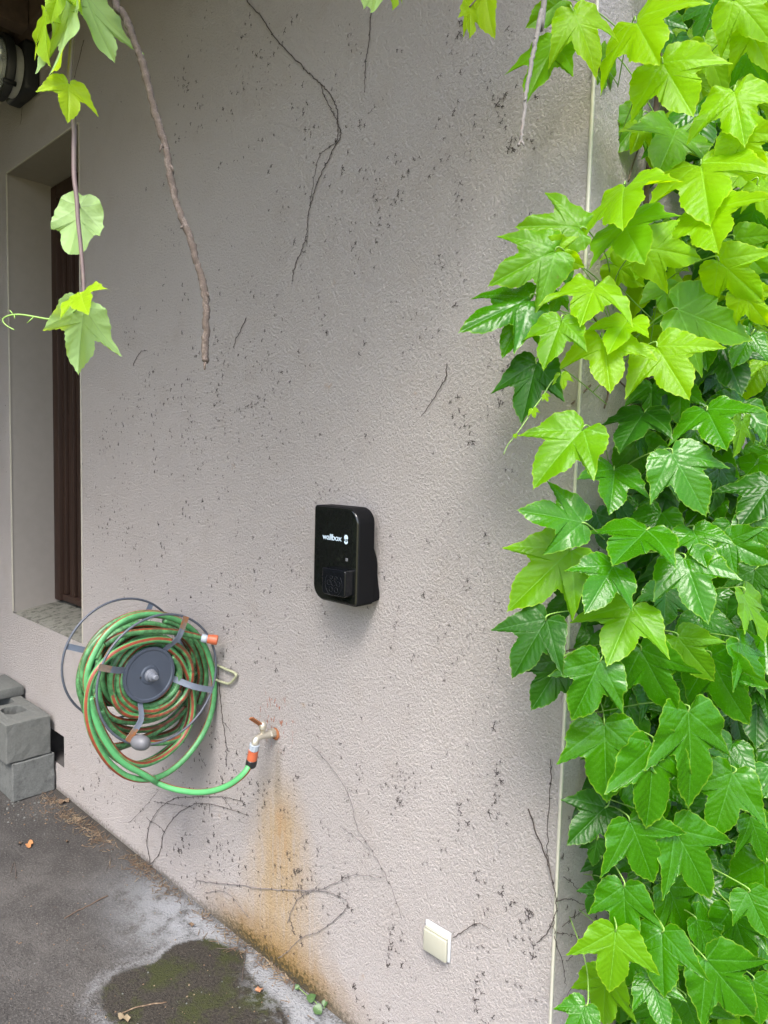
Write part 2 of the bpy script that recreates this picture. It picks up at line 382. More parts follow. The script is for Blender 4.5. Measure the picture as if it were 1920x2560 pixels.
# ------------------------------------------------------------------ setting: ground
PATCH = [G(*Z4(*q)) for q in ((420, 1040), (428, 1000), (440, 978), (470, 950), (520, 912), (560, 898), (610, 886), (660, 875), (690, 850), (720, 822), (750, 800), (800, 782), (860, 772), (920, 770), (1000, 800), (1062, 812), (1068, 870), (1085, 930), (1140, 975), (1210, 1040), (1258, 1100), (1260, 1150), (1180, 1260), (900, 1300), (640, 1240), (520, 1170), (470, 1120), (430, 1075))]
def build_ground():
    pp = np.array([(p.x, p.y) for p in PATCH])
    xs = np.concatenate([[-80, -30, -12, -7, -4.5], np.arange(-3.6, .2, .02), [.5, 1, 2, 4, 9, 25, 80]])
    ys = np.concatenate([[-80, -30, -12, -6, -3, -2], np.arange(-1.4, .021, .02), [.5, 2, 6, 15, 40, 80]])
    X, Y = np.meshgrid(xs, ys); nx, ny = len(xs), len(ys)
    P = np.stack([X.ravel(), Y.ravel()], 1)
    inside = np.zeros(len(P), bool); dist = np.full(len(P), 9.)
    for i in range(len(pp)):
        a, b = pp[i], pp[(i + 1) % len(pp)]
        cond = (a[1] > P[:, 1]) != (b[1] > P[:, 1])
        xi = a[0] + (P[:, 1] - a[1]) / (b[1] - a[1] + 1e-12) * (b[0] - a[0])
        inside ^= cond & (P[:, 0] < xi)
        ab = b - a; t = np.clip(((P - a) @ ab) / (ab @ ab), 0, 1); dist = np.minimum(dist, np.hypot(*(P - a - t[:, None] * ab).T))
    sd = np.where(inside, dist, -dist).clip(-.3, .3)
    vs = [(float(a), float(b), 0.0) for a, b in P]
    fs = [(j * nx + i, j * nx + i + 1, (j + 1) * nx + i + 1, (j + 1) * nx + i) for j in range(ny - 1) for i in range(nx - 1)]
    me = bpy.data.meshes.new('ground'); me.from_pydata(vs, [], fs); me.update()
    at = me.attributes.new('patch', 'FLOAT', 'POINT'); at.data.foreach_set('value', sd.astype('f'))
    g = NG('old_concrete'); p = g.pos(); x, y, z = g.sep(p)
    big = g.noise(p, 2.2, 4, .6); mid = g.noise(p, 13, 5, .65); fine = g.noise(p, 110, 4, .7); grit = g.noise(p, 320, 2, .6)
    c = g.mix(g.ss(big, .3, .7), (.033, .0305, .029), (.073, .068, .064))
    c = g.mix(g.math('MULTIPLY', g.ss(mid, .42, .7), .6), c, (.030, .027, .025))
    c = g.mix(g.math('MULTIPLY', g.ss(fine, .5, .66), .6), c, (.115, .108, .10))
    c = g.mix(g.math('MULTIPLY', g.ss(fine, .46, .3), .65), c, (.028, .025, .022))
    # pale lime bloom near the wall and round the damp patch
    pt = g.math('ADD', g.attr('patch'), g.math('ADD', g.math('MULTIPLY', g.math('SUBTRACT', mid, .5), .085), g.math('MULTIPLY', g.math('SUBTRACT', fine, .5), .045)))
    near = g.ss(g.math('ADD', y, g.math('MULTIPLY', g.math('SUBTRACT', big, .5), .25)), -.40, -.06)
    bl = g.math('MULTIPLY', g.math('MULTIPLY', near, g.ss(x, -2.1, -1.45)), g.ss(g.math('ADD', mid, g.math('MULTIPLY', fine, .3)), .40, .72))
    c = g.mix(g.math('MULTIPLY', bl, .95), c, (.24, .25, .265))
    ring = g.math('MULTIPLY', g.ss(pt, -.075, -.005), g.ss(g.math('ADD', mid, g.math('MULTIPLY', fine, .4)), .55, .80))
    c = g.mix(g.math('MULTIPLY', ring, .5), c, (.21, .212, .22))
    wet = g.ss(pt, -.008, .016)
    moss = g.ss(g.math('ADD', g.noise(p, 9, 5, .65), g.math('MULTIPLY', fine, .25)), .56, .78)
    pc = g.mix(g.ss(fine, .35, .65), (.014, .0115, .009), (.040, .034, .027))
    pc = g.mix(g.math('MULTIPLY', moss, .9), pc, (.026, .031, .006))
    pc = g.mix(g.math('MULTIPLY', g.ss(grit, .68, .74), .7), pc, (.25, .24, .22))
    edge_pale = g.math('MULTIPLY', g.math('MULTIPLY', g.ss(y, -.20, -.03), g.ss(x, -1.15, -.95)), g.ss(g.noise(p, 30, 4, .7), .45, .62))
    pc = g.mix(g.math('MULTIPLY', edge_pale, .9), pc, (.22, .23, .245))
    c = g.mix(wet, c, pc)
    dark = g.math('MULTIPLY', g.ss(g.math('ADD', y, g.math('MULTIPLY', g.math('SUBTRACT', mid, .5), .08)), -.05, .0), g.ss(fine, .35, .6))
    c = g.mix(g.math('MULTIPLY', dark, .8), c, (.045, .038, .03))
    yard = g.ss(g.math('ADD', y, g.math('MULTIPLY', g.math('SUBTRACT', big, .5), .5)), -1.9, -2.4)  # unseen far ground made pale and warm to bounce light onto the wall
    c = g.mix(yard, c, g.mix(g.ss(mid, .3, .7), (.20, .20, .075), (.34, .30, .17)))
    soil = g.ss(x, .02, .10)
    c = g.mix(g.math('MULTIPLY', soil, g.ss(y, -.15, .05)), c, (.06, .045, .032))
    h = g.math('ADD', g.math('MULTIPLY', fine, 1.0), g.math('MULTIPLY', grit, .5))
    vg = g.voro(p, 140); h = g.math('ADD', h, g.math('MULTIPLY', g.ss(vg, .0, .5), .6))
    g.set(Base_Color=c, Roughness=g.math('SUBTRACT', .92, g.math('MULTIPLY', wet, .12)), Specular_IOR_Level=.3, Normal=g.bump(h, 1.0, .006))
    return tag(link('ground', me, g.m, None, False), kind='structure')
build_ground()

# ------------------------------------------------------------------ the house
house = thing('house', 'pale pinkish stucco house corner with a deep window and rust run under the tap', 'house')
wtl, wtr, wbl = W(17, 432), W(193, 310), W(31, 1538)
WX0, WX1, WZ0, WZ1 = (wtl.x + wbl.x) / 2, W(200, 700).x, W(204.6, 1609).z, (wtl.z + wtr.z) / 2
v0, v1 = W(160, 1842), W(161, 1920)
VX1, VZ1, VZ0 = v0.x, v0.z, v1.z; VX0 = VX1 - .22
TOP = 4.2; LEFT = -8.0; BACK = 6.0
EZ = 3.86        # underside of the eave
def build_walls():
    b = MB()
    xs = [LEFT, WX0, VX0, VX1, WX1, 0.0]; xs = sorted(xs)
    zs = sorted([-.3, VZ0, VZ1, WZ0, WZ1, TOP])
    for i in range(len(xs) - 1):
        for j in range(len(zs) - 1):
            cx, cz = (xs[i] + xs[i + 1]) / 2, (zs[j] + zs[j + 1]) / 2
            if WX0 < cx < WX1 and WZ0 < cz < WZ1: continue
            if VX0 < cx < VX1 and VZ0 < cz < VZ1: continue
            b.add([(xs[i], 0, zs[j]), (xs[i + 1], 0, zs[j]), (xs[i + 1], 0, zs[j + 1]), (xs[i], 0, zs[j + 1])], [(0, 1, 2, 3)])
    b.add([(0, 0, -.3), (0, BACK, -.3), (0, BACK, TOP), (0, 0, TOP)], [(0, 1, 2, 3)])
    b.add([(0, BACK, -.3), (LEFT, BACK, -.3), (LEFT, BACK, TOP), (0, BACK, TOP)], [(0, 1, 2, 3)])
    b.add([(LEFT, BACK, -.3), (LEFT, 0, -.3), (LEFT, 0, TOP), (LEFT, BACK, TOP)], [(0, 1, 2, 3)])
    b.build('wall', M['wall'], house, smooth=False, fix=False)
    # window recess
    D_ = .26
    b = MB()
    b.add([(WX0, 0, WZ0), (WX0, D_, WZ0), (WX0, D_, WZ1), (WX0, 0, WZ1)], [(0, 1, 2, 3)])
    b.add([(WX1, D_, WZ0), (WX1, 0, WZ0), (WX1, 0, WZ1), (WX1, D_, WZ1)], [(0, 1, 2, 3)])
    b.add([(WX0, D_, WZ1), (WX1, D_, WZ1), (WX1, 0, WZ1), (WX0, 0, WZ1)], [(0, 1, 2, 3)])
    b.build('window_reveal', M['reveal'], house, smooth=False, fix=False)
    # sloping sill with a worn, broken front edge
    b = MB(); n = 40; r = random.Random(3); top = []; 
    for k in range(n + 1):
        x = WX0 + (WX1 - WX0) * k / n
        e = .004 + r.random() * .010
        top.append([(x, e - .006, WZ0 - .012 - r.random() * .006), (x, .012 + e, WZ0 + .001), (x, D_ * .5, WZ0 + .020), (x, D_ + .12, WZ0 + .045)])
    vs = [p for row in top for p in row]
    fs = [(k * 4 + j, (k + 1) * 4 + j, (k + 1) * 4 + j + 1, k * 4 + j + 1) for k in range(n) for j in range(3)]
    b.add(vs, fs); b.build('window_sill', M['sill'], house, smooth=True, fix=False)
    # brown window: frame, mullion boards, pane
    FY = D_ - .03
    win = MB().box((WX0 + .002, FY, WZ0 + .05), (WX0 + .075, FY + .07, WZ1 - .01)).box((WX1 - .075, FY, WZ0 + .05), (WX1 - .002, FY + .07, WZ1 - .01)) \
        .box((WX0 + .0755, FY, WZ1 - .085), (WX1 - .0755, FY + .07, WZ1 - .01)).build('window_frame', M['wood'], house, bevel=.004)
    win['label'] = 'brown wooden window frame set deep in the wall'
    b = MB()
    for k in range(5):
        xa = WX0 + .080 + k * .052; b.box((xa, FY + .022 + .012 * (k % 2), WZ0 + .09), (xa + .034, FY + .06, WZ1 - .088))
    b.build('sash', M['wood'], win, bevel=.003)
    MB().box((WX0 + .080, FY + .012, WZ0 + .052), (WX1 - .080, FY + .068, WZ0 + .088)).build('bottom_rail', M['wood'], win, bevel=.004)
    MB().add([(WX0 + .05, FY + .065, WZ0), (WX1 - .05, FY + .065, WZ0), (WX1 - .05, FY + .065, WZ1), (WX0 + .05, FY + .065, WZ1)], [(0, 1, 2, 3)]).build('pane', M['pane'], win, smooth=False, fix=False)
    # air vent: box recess behind a hole
    b = MB(); Q = .28
    b.add([(VX0, 0, VZ0), (VX0, Q, VZ0), (VX0, Q, VZ1), (VX0, 0, VZ1)], [(0, 1, 2, 3)])
    b.add([(VX1, Q, VZ0), (VX1, 0, VZ0), (VX1, 0, VZ1), (VX1, Q, VZ1)], [(0, 1, 2, 3)])
    b.add([(VX0, Q, VZ1), (VX1, Q, VZ1), (VX1, 0, VZ1), (VX0, 0, VZ1)], [(0, 1, 2, 3)])
    b.add([(VX0, 0, VZ0), (VX1, 0, VZ0), (VX1, Q, VZ0 + .01), (VX0, Q, VZ0 + .01)], [(0, 1, 2, 3)])
    b.add([(VX0, Q, VZ0), (VX1, Q, VZ0), (VX1, Q, VZ1), (VX0, Q, VZ1)], [(0, 1, 2, 3)])
    v = b.build('air_vent', M['ventdark'], house, smooth=False, fix=False); v['label'] = 'square dark vent hole low in the wall'
    # beads
    t = .0022
    b = MB().box((WX0 - .004, -t, WZ0 + .01), (WX0 + .004, .004, WZ1)).box((WX1 - .003, -t, WZ0), (WX1 + .003, .004, WZ1)).box((WX0 + .0045, -t, WZ1 - .003), (WX1 - .0035, .004, WZ1 + .003))
    b.build('window_bead', M['bead'], house, smooth=False)
    cs = MB(); n = 60
    pr = [(-.0042, -.0008), (-.0034, -.0028), (.0022, -.0034), (.0036, -.002), (.0034, .0035), (.0012, .006)]
    vs = [(x, y, .01 + (TOP - .02) * k / n) for k in range(n + 1) for x, y in pr]
    fs = [(k * 6 + j, k * 6 + j + 1, (k + 1) * 6 + j + 1, (k + 1) * 6 + j) for k in range(n) for j in range(5)]
    cs.add(vs, fs); o = cs.build('corner_strip', M['strip'], house, fix=False); o['label'] = 'cream bead running down the house corner'
    # eave over the left part of the wall: boards, wall plate, rafters
    ea = MB().box((LEFT, -EDEP, EZ), (EXR, -.001, EZ + .03)).box((LEFT, -EDEP - .03, EZ - .06), (EXR, -EDEP - .0005, EZ + .20)).build('eave', M['soffit'], house, smooth=False)
    MB().box((LEFT, -.10, EZ - .13), (EXR - .02, -.002, EZ - .001)).build('wall_plate', M['soffit'], ea, bevel=.006)
    for k in range(9):
        x = LEFT + .35 + k * .95
        if x > EXR - .1: break
        MB().box((x, -EDEP, EZ - .16), (x + .09, -.105, EZ - .002)).build('rafter', M['soffit'], ea, bevel=.005)
    b = MB(); b.add([(LEFT - .2, -EDEP - .08, EZ + .21), (EXR + .02, -EDEP - .08, EZ + .21), (EXR + .02, BACK * .5, EZ + 2.0), (LEFT - .2, BACK * .5, EZ + 2.0), (EXR + .02, BACK + .3, EZ + .21), (LEFT - .2, BACK + .3, EZ + .21)], [(0, 1, 2, 3), (3, 2, 4, 5)])
    b.build('roof', simple('roof_tile', (.22, .10, .06), .9), house, smooth=False)
EDEP, EXR = 1.32, .50
build_walls()

# ------------------------------------------------------------------ wall lamp at the top left
def build_lamp():
    z8 = lambda x, y: (x / 8.295, 60 + y / 8.295)
    a, b_ = W(*z8(842, 650)), W(*z8(842, 1600)); xr = (a.x + b_.x) / 2; zt, zb = a.z + .055, b_.z + .035
    L = thing('wall_lamp', 'round black bulkhead lamp with glass dome high on the wall by the window', 'lamp')
    wd = zt - zb; cx, cz = xr - wd * .50, (zt + zb) / 2 - .01
    MB().box((cx - wd * .62, -.075, zb), (xr, -.0, zt)).build('base_plate', M['lampblack'], L, bevel=.018, seg=3)
    R = .145; c = Vector((cx, 0, cz))
    MB().lathe(c, (0, -1, 0), [(.0755, R * .80), (.085, R * .82), (.12, R * .84), (.122, R * .5)], 40).build('housing', M['lampin'], L, auto=.6)
    MB().lathe(c, (0, -1, 0), [(.118, R * .86), (.119, R), (.125, R * 1.04), (.150, R * 1.04), (.157, R), (.1575, R * .86), (.140, R * .84)], 48).build('ring', M['lampblack'], L, auto=.7)
    MB().lathe(c, (0, -1, 0), [(.142, R * .84)] + [(.142 + .10 * math.sin(t), R * .84 * math.cos(t)) for t in np.linspace(.08, 1.55, 12)], 40).build('glass_dome', M['glass'], L)
    MB().lathe(c, (0, -1, 0), [(.124, .03), (.16, .028), (.20, .022), (.205, .0)], 16).build('bulb', M['lampin'], L)
    for s in (-1, 1):
        MB().lathe(c + Vector((s * R * .75, 0, -R * .72)), (0, -1, 0), [(.112, .012), (.165, .012), (.17, .008)], 12).build('lug', M['lampblack'], L)
build_lamp()

# ------------------------------------------------------------------ concrete blocks
def hollow_block(name, x1, y0, y1, z0, z1, mat, label, seed):
    L = .50; r = random.Random(seed); bm = bmesh.new(); x0 = x1 - L
    def loop(pts):
        vs = [bm.verts.new((x, y, z1)) for x, y in pts]
        return [bm.edges.new((vs[i], vs[(i + 1) % len(vs)])) for i in range(len(vs))]
    es = loop([(x0, y0), (x0 + L * .5, y0), (x1, y0), (x1, y0 + .04), (x1, y1), (x0 + L * .5, y1), (x0, y1)])
    cy = (y0 + y1) / 2
    for cx in (x0 + .13, x0 + .30):
        es += loop([(cx + .062 * math.copysign(abs(math.cos(t)) ** .6, math.cos(t)), cy + .052 * math.copysign(abs(math.sin(t)) ** .6, math.sin(t))) for t in np.linspace(0, 2 * math.pi, 28, endpoint=False)])
    bmesh.ops.triangle_fill(bm, edges=es, use_beauty=True)
    ret = bmesh.ops.extrude_face_region(bm, geom=bm.faces[:])
    for v in ret['geom']:
        if isinstance(v, bmesh.types.BMVert): v.co.z = z0 + .002
    bmesh.ops.recalc_face_normals(bm, faces=bm.faces)
    outer = [e for e in bm.edges if len(e.link_faces) == 2 and e.calc_face_angle(0) > .9]
    bmesh.ops.bevel(bm, geom=outer, offset=.005, segments=2, profile=.5, affect='EDGES')
    bmesh.ops.subdivide_edges(bm, edges=[e for e in bm.edges if e.calc_length() > .08], cuts=4, use_grid_fill=True)
    for v in bm.verts: 
        v.co += Vector(mnoise.noise_vector(v.co * 38 + Vector((seed, 0, 0)))) * .0034
    me = bpy.data.meshes.new(name); bm.to_mesh(me); bm.free()
    o = link(name, me, mat, None, False); return tag(o, label, 'concrete block', 'stacked concrete blocks')
bb = G(*Z3(130, 2010)); BX = bb.x
BT = .403
hollow_block('concrete_block', BX, -.214, -.010, .0, .198, M['block2'], 'rough grey concrete block standing on the ground at the bottom of the stack', 1)
hollow_block('concrete_block', BX - .004, -.240, -.026, .2005, BT, M['block'], 'smoother hollow grey concrete block on top of the stack beside the wall', 5)
def paver():
    a = G(*Z3(118, 868), BT + .055)
    b = MB().box((a.x - .28, -.215, BT + .002), (a.x, -.012, BT + .055)); b.build('concrete_slab', M['block'], None, bevel=.006)
    o = C.objects['concrete_slab']; tag(o, 'thin grey concrete slab lying on the hollow block at the left edge', 'slab')
paver()
def kerbslab():
    a, b_ = G(*Z3(0, 2110)), G(*Z3(110, 2010)); a = Vector((b_.x - .02, 0, 0))
    o = MB().box((a.x - .6, -.62, .0), (a.x - .02, -.26, .018)).build('paving_slab', M['block'], None, bevel=.005)
    tag(o, 'thin pale paving slab flat on the ground in front of the stacked blocks', 'slab')
kerbslab()

# ------------------------------------------------------------------ hose reel
FX, BKX = -1.36, -1.65
FC, BC, RR = Vector((-1.36, -.252, .989)), Vector((-1.65, -.239, .996)), .22
def cpt(c, R, t, x=None): return Vector((c.x if x is None else x, c.y + R * math.cos(t), c.z + R * math.sin(t)))
def strap(pts, wdir, wd, th, name, mat, parent, mi_end=None):
    P = catmull(pts, 6); b = MB(); n = len(P); vs = []
    for i in range(n):
        T = (P[min(i + 1, n - 1)] - P[max(i - 1, 0)]).normalized(); wv = Vector(wdir); wv = (wv - T * wv.dot(T)).normalized(); nn = T.cross(wv)
        for s, q, e in ((-1, -1, 0), (-.4, -1, .35), (.4, -1, .35), (1, -1, 0), (1, 1, 0), (.4, 1, .35), (-.4, 1, .35), (-1, 1, 0)):
            vs.append(P[i] + wv * (s * wd / 2) + nn * (q * th / 2 + e * th))
    fs = [(i * 8 + k, i * 8 + (k + 1) % 8, (i + 1) * 8 + (k + 1) % 8, (i + 1) * 8 + k) for i in range(n - 1) for k in range(8)]
    fs += [tuple(range(7, -1, -1)), tuple((n - 1) * 8 + k for k in range(8))]
    b.add(vs, fs); return b.build(name, mat, parent, auto=.8)
def build_reel():
    T = thing('hose_reel', 'wall mounted grey metal hose reel with two wire rims and a slate disc', 'hose reel')
    for c in (FC, BC):
        MB().tube([cpt(c, RR, t) for t in np.linspace(0, 2 * math.pi, 72, endpoint=False)], .0043, 8, closed=True).build('rim', M['rod'], T, fix=False)
    hubx = FX - .035
    hc = XP(*ZR(840, 752), hubx); HR = .095
    MB().lathe(hc, (1, 0, 0), [(-.012, HR * .6), (-.008, HR * .97), (.0, HR), (.004, HR * .985), (.0045, HR * .9), (.002, HR * .86), (.003, HR * .35), (.006, HR * .3), (.006, HR * .2), (.0062, .0)], 56).build('disc', M['disc'], T, auto=.5)
    MB().lathe(hc + Vector((.0055, 0, 0)), (1, 0, 0), [(0, .021), (.006, .021), (.009, .017), (.022, .0165), (.024, .012), (.040, .010), (.043, .007)], 24).build('axle', M['axle'], T, auto=.6)
    MB().lathe(XP(*ZR(768, 776), hubx + .0042), (1, 0, 0), [(0, .0038), (.0006, .0036)], 12).build('hole', M['black_pl'], T)
    bx = Vector((BKX + .03, hc.y, hc.z))
    MB().lathe(bx, (1, 0, 0), [(-.01, HR), (0, HR), (.004, HR * .95), (.005, .055), (hubx - bx.x - .013, .055)], 40).build('drum', M['disc'], T, auto=.5)
    # front straps: from under the disc, out and forward to the rim
    for (zx, zy), (mx, my), (sx, sy), rust in (((1140, 283), (1085, 440), (985, 530), 1), ((430, 690), (540, 712), (650, 718), 1), ((1368, 880), (1210, 850), (1050, 790), 0), ((665, 1290), (770, 1130), (765, 985), 1)):
        e = XP(*ZR(zx, zy), FX + .003); m = XP(*ZR(mx, my), FX - .004); s = XP(*ZR(sx, sy), hubx - .006)
        s2 = s + (hc - s).normalized() * .02; s2.x = hubx - .009
        wd = (e - s).cross(Vector((1, 0, 0)))
        k = strap([s2, s, m, e], wd, .021, .0022, 'spoke', M['grey_bar'], T)
        if rust:
            d = (e - m).normalized(); strap([e - d * .042 + Vector((.0022, 0, 0)), e - d * .02 + Vector((.0025, 0, 0)), e + d * .006 + Vector((.0028, 0, 0))], wd, .0215, .0022, 'rusty_end', M['rust_bar'], k)
    # rear straps
    for zx, zy in ((850, 175), (140, 512), (330, 1100), (1000, 1000)):
        t = math.atan2(*(lambda p: (p.z - BC.z, p.y - BC.y))(XP(*ZR(zx, zy), BKX)))
        e = cpt(BC, RR + .004, t); m = cpt(BC, RR * .65, t, BKX + .012); s = cpt(BC, RR * .32, t, BKX + .03)
        strap([s, m, e], (e - s).cross(Vector((1, 0, 0))), .021, .0022, 'spoke', M['grey_metal'], T)
    # turning knob at the lower front strap
    kb = XP(*ZR(700, 1300), FX + .005); ke = XP(*ZR(835, 1300), FX + .075)
    ax = (ke - kb)
    ax = Vector((.93, .36, 0)); 
    MB().lathe(kb + Vector((.004, 0, 0)), ax, [(0, .010), (.004, .017), (.012, .0225), (.024, .025), (.040, .0245), (.052, .021), (.060, .015), (.063, .006)], 28).build('knob', M['knob'], T, auto=.7)
    # wall bracket: bent wire loop against the wall and the arm that carries the reel
    P = [W(*ZR(1350, 650), -.02), W(*ZR(1400, 672), -.012), W(*ZR(1480, 708), -.012), W(*ZR(1548, 738), -.012), W(*ZR(1560, 762), -.012), W(*ZR(1520, 815), -.012), W(*ZR(1490, 826), -.012), W(*ZR(1440, 812), -.012), W(*ZR(1380, 790), -.014)]
    MB().tube(catmull(P, 5), .0048, 8).build('bracket_loop', M['wire'], T)
    y0 = hc.y
    MB().box((BKX - .02, -.012, hc.z - .10), (BKX + .05, -.0005, hc.z + .10)).build('wall_plate', M['grey_metal'], T, bevel=.003)
    MB().tube([(BKX + .015, -.01, hc.z), (BKX + .015, y0, hc.z)], .012, 12).build('arm', M['grey_metal'], T)
    MB().tube([(BKX + .015, y0, hc.z), (hubx - .01, y0, hc.z)], .010, 12).build('shaft', M['axle'], T)
    return hc
HUB = build_reel()

# ------------------------------------------------------------------ garden hose
g = NG('striped_green_hose'); uv = g.sep(g.n.new('ShaderNodeUVMap').outputs[0]); p = g.pos()
n = g.noise(p, 55, 5, .65); n2 = g.noise(p, 9, 3); nf = g.noise(p, 260, 3)
c = g.mix(g.attr('grime'), (.085, .33, .12), g.mix(n2, (.050, .185, .062), (.105, .30, .115)))
u = g.math('ADD', uv[0], g.math('MULTIPLY', g.math('SUBTRACT', n2, .5), .02))
d1 = g.math('ABSOLUTE', g.math('SUBTRACT', g.math('FRACT', g.math('MULTIPLY', u, 2)), .5))
c = g.mix(g.ss(d1, .165, .155), c, (.28, .27, .09))
c = g.mix(g.ss(d1, .145, .135), c, (.24, .045, .022))
M_NEW = g
grime = g.math('MULTIPLY', g.ss(g.math('ADD', n, g.math('MULTIPLY', n2, .3)), .52, .74), g.attr('grime'))
c = g.mix(g.math('MULTIPLY', grime, .65), c, (.022, .036, .018))
spk = g.math('MULTIPLY', g.ss(nf, .64, .70), g.attr('grime'))
c = g.mix(g.math('MULTIPLY', spk, .55), c, (.02, .03, .02))
g.set(Base_Color=c, Roughness=.42, Specular_IOR_Level=.45, Normal=g.bump(n, .15, .001)); M['hose'] = g.m
def build_hose():
    T = thing('garden_hose', 'dirty green garden hose with red stripes coiled on the reel and running to the tap', 'garden hose')
    r0 = .0107; b = MB(); grim = []
    def run(P, k=6, rad=r0, tw=2.0, gr=1.0, seed=0, ref=None, closed=False):
        pts = catmull(P, k, closed); n0 = len(b.v)
        b.tube(pts, rad, 12, twist=tw, ref=ref, closed=closed); grim.extend([gr] * (len(b.v) - n0))
    def tr(pts, xa, xb): 
        n = len(pts); return [XP(*ZR(*q), xa + (xb - xa) * i / (n - 1)) for i, q in enumerate(pts)]
    # tight coils round the drum, back to front
    r = random.Random(11)
    spec = []
    for k in range(20):
        layer = k // 5; xx = BKX + .055 + (k % 5) * .045 + r.uniform(-.006, .006)
        spec.append((xx, .073 + layer * .019 + r.uniform(0, .008)))
    for k, (xx, R) in enumerate(spec):
        ph = r.uniform(0, 6.28); sag = r.uniform(.0, .022); oy, oz = r.uniform(-.014, .014), r.uniform(-.018, .006)
        pts = []
        for t in np.linspace(0, 2 * math.pi, 22):
            rr = R * (1 + .05 * math.sin(2 * t + ph)) + (sag if math.sin(t) < 0 else 0) * abs(math.sin(t)) 
            pts.append(Vector((xx + .02 * (t / 6.28 - .5) + .006 * math.sin(t * 2 + ph), HUB.y + oy + rr * math.cos(t + ph * .2), HUB.z + oz + rr * math.sin(t + ph * .2))))
        run(pts, 4, tw=r.uniform(-3, 3), ref=(1, r.uniform(-1, 1), r.uniform(-1, 1)))
    # loose, bigger turns (traced), each in its own plane between the rims
    f = FX
    big = [
        ([(395, 1010), (345, 930), (318, 820), (335, 690), (390, 560), (470, 430), (580, 330), (700, 272), (850, 248), (1000, 275), (1130, 330), (1235, 420), (1310, 540), (1355, 680), (1378, 800), (1376, 950), (1338, 1120), (1268, 1270), (1160, 1420), (1030, 1540), (900, 1607), (770, 1622), (640, 1588), (520, 1498), (425, 1370), (355, 1220), (322, 1060), (330, 900), (375, 760), (450, 660), (540, 580), (650, 520), (770, 480), (900, 460), (1020, 470)], f - .045, f - .028),
        ([(352, 940), (395, 1085), (465, 1240), (555, 1380), (660, 1470), (780, 1498), (900, 1462), (1010, 1392), (1110, 1290), (1178, 1160), (1202, 1020), (1190, 880), (1150, 740), (1090, 620), (1000, 530)], f - .03, f - .05),
        ([(470, 500), (600, 425), (750, 398), (900, 390), (1050, 398), (1180, 422), (1285, 448)], f - .05, f - .012),
        ([(440, 1050), (520, 1180), (640, 1275), (780, 1310), (900, 1318), (1030, 1300), (1130, 1245), (1190, 1130), (1210, 980), (1195, 860), (1130, 700), (1040, 560), (920, 490), (800, 490), (690, 560), (600, 680), (580, 800), (600, 920), (680, 1010), (800, 1055), (920, 1040), (1030, 970), (1090, 880)], f - .075, f - .045),
        ([(545, 1345), (640, 1330), (780, 1285), (920, 1215), (1040, 1130), (1150, 1030), (1230, 900), (1262, 760), (1240, 640), (1190, 520), (1110, 430), (980, 360), (830, 330), (680, 350), (560, 410), (460, 500), (400, 620)], f - .10, f - .12),
        ([(300, 1000), (262, 880), (262, 760), (300, 620), (370, 480), (470, 370), (600, 290), (740, 245), (880, 240), (1010, 268), (1120, 320), (1200, 420), (1240, 540), (1260, 680), (1210, 760)], f - .16, f - .13),
        ([(310, 1060), (285, 900), (290, 740), (345, 590), (430, 470), (430, 540), (400, 640), (385, 760), (395, 900), (440, 1030), (520, 1140), (640, 1200), (780, 1210), (920, 1180), (1040, 1110), (1130, 1010)], f - .18, f - .10),
        ([(390, 960), (430, 880), (470, 760), (520, 640), (610, 560), (720, 520)], f - .12, f - .09),
        ([(1250, 1000), (1300, 860), (1310, 720), (1270, 560), (1200, 440), (1090, 350), (960, 300)], f - .10, f - .12),
    ]
    q = random.Random(19)
    for src_, dx in ((4, -.03), (5, -.05), (6, .03), (3, -.09), (5, .02), (4, -.11), (1, -.06)):
        pts, xa, xb = big[src_]; cx, cy = 820 + q.uniform(-20, 20), 780 + q.uniform(-25, 25); sc = q.uniform(.86, 1.06); ph = q.uniform(0, 6.28)
        big.append(([(cx + (x - 830) * sc * (1 + .05 * math.sin(3 * math.atan2(y - 780, x - 830) + ph)), cy + (y - 785) * sc * (1 + .06 * math.sin(2 * math.atan2(y - 780, x - 830) + ph))) for x, y in pts], max(xa + dx, BKX + .03), max(xb + dx, BKX + .03)))
    for i, (pts, xa, xb) in enumerate(big):
        run(tr(pts, xa, xb), 6, tw=[.6, .4, .5, 1.0, .8, 1.5, 1.2, .5, .7][i % 9], gr=[.45, .6, 1, .9, 1, 1, 1, 1, .8][i] if i < 9 else .9, ref=(.7, -.5, .5 - (i % 3) * .5))
    # the run from the reel to the tap, brighter and cleaner
    P = tr([(345, 930), (380, 1090), (450, 1260), (550, 1410), (650, 1500), (760, 1560), (860, 1618)], f - .035, f - .02)
    tail = [(905, 1282), (980, 1312), (1060, 1330), (1150, 1338), (1240, 1326), (1320, 1296), (1385, 1250), (1425, 1205), (1437, 1170)]
    n = len(tail); y0 = P[-1].y
    P += [W(*Z2(*q), y0 + (TAPY - y0) * ((i + 1) / n) ** .8) for i, q in enumerate(tail)]
    run(P, 6, tw=.15, gr=.12, ref=(.6, -.2, .9))
    me_o = b.build('tube', M['hose'], T, fix=False)
    at = me_o.data.attributes.new('grime', 'FLOAT', 'POINT'); at.data.foreach_set('value', np.array(grim, 'f'))
    # free end: grey nut and orange quick coupling
    a, e = XP(*ZR(1272, 447), f - .012), XP(*ZR(1430, 470), f + .03); d = (e - a).normalized()
    e2 = MB().lathe(a, d, [(0, .0125), (.002, .015), (.006, .0155), (.018, .0155), (.020, .0135), (.024, .013)], 14).build('nut', M['grey_pl'], T, auto=.5)
    MB().lathe(a + d * .0215, d, [(0, .0135), (.002, .0165), (.010, .0160), (.016, .0175), (.034, .0178), (.036, .016), (.0362, .009), (.02, .009)], 24).build('coupling', M['orange'], T, auto=.5)
    return T
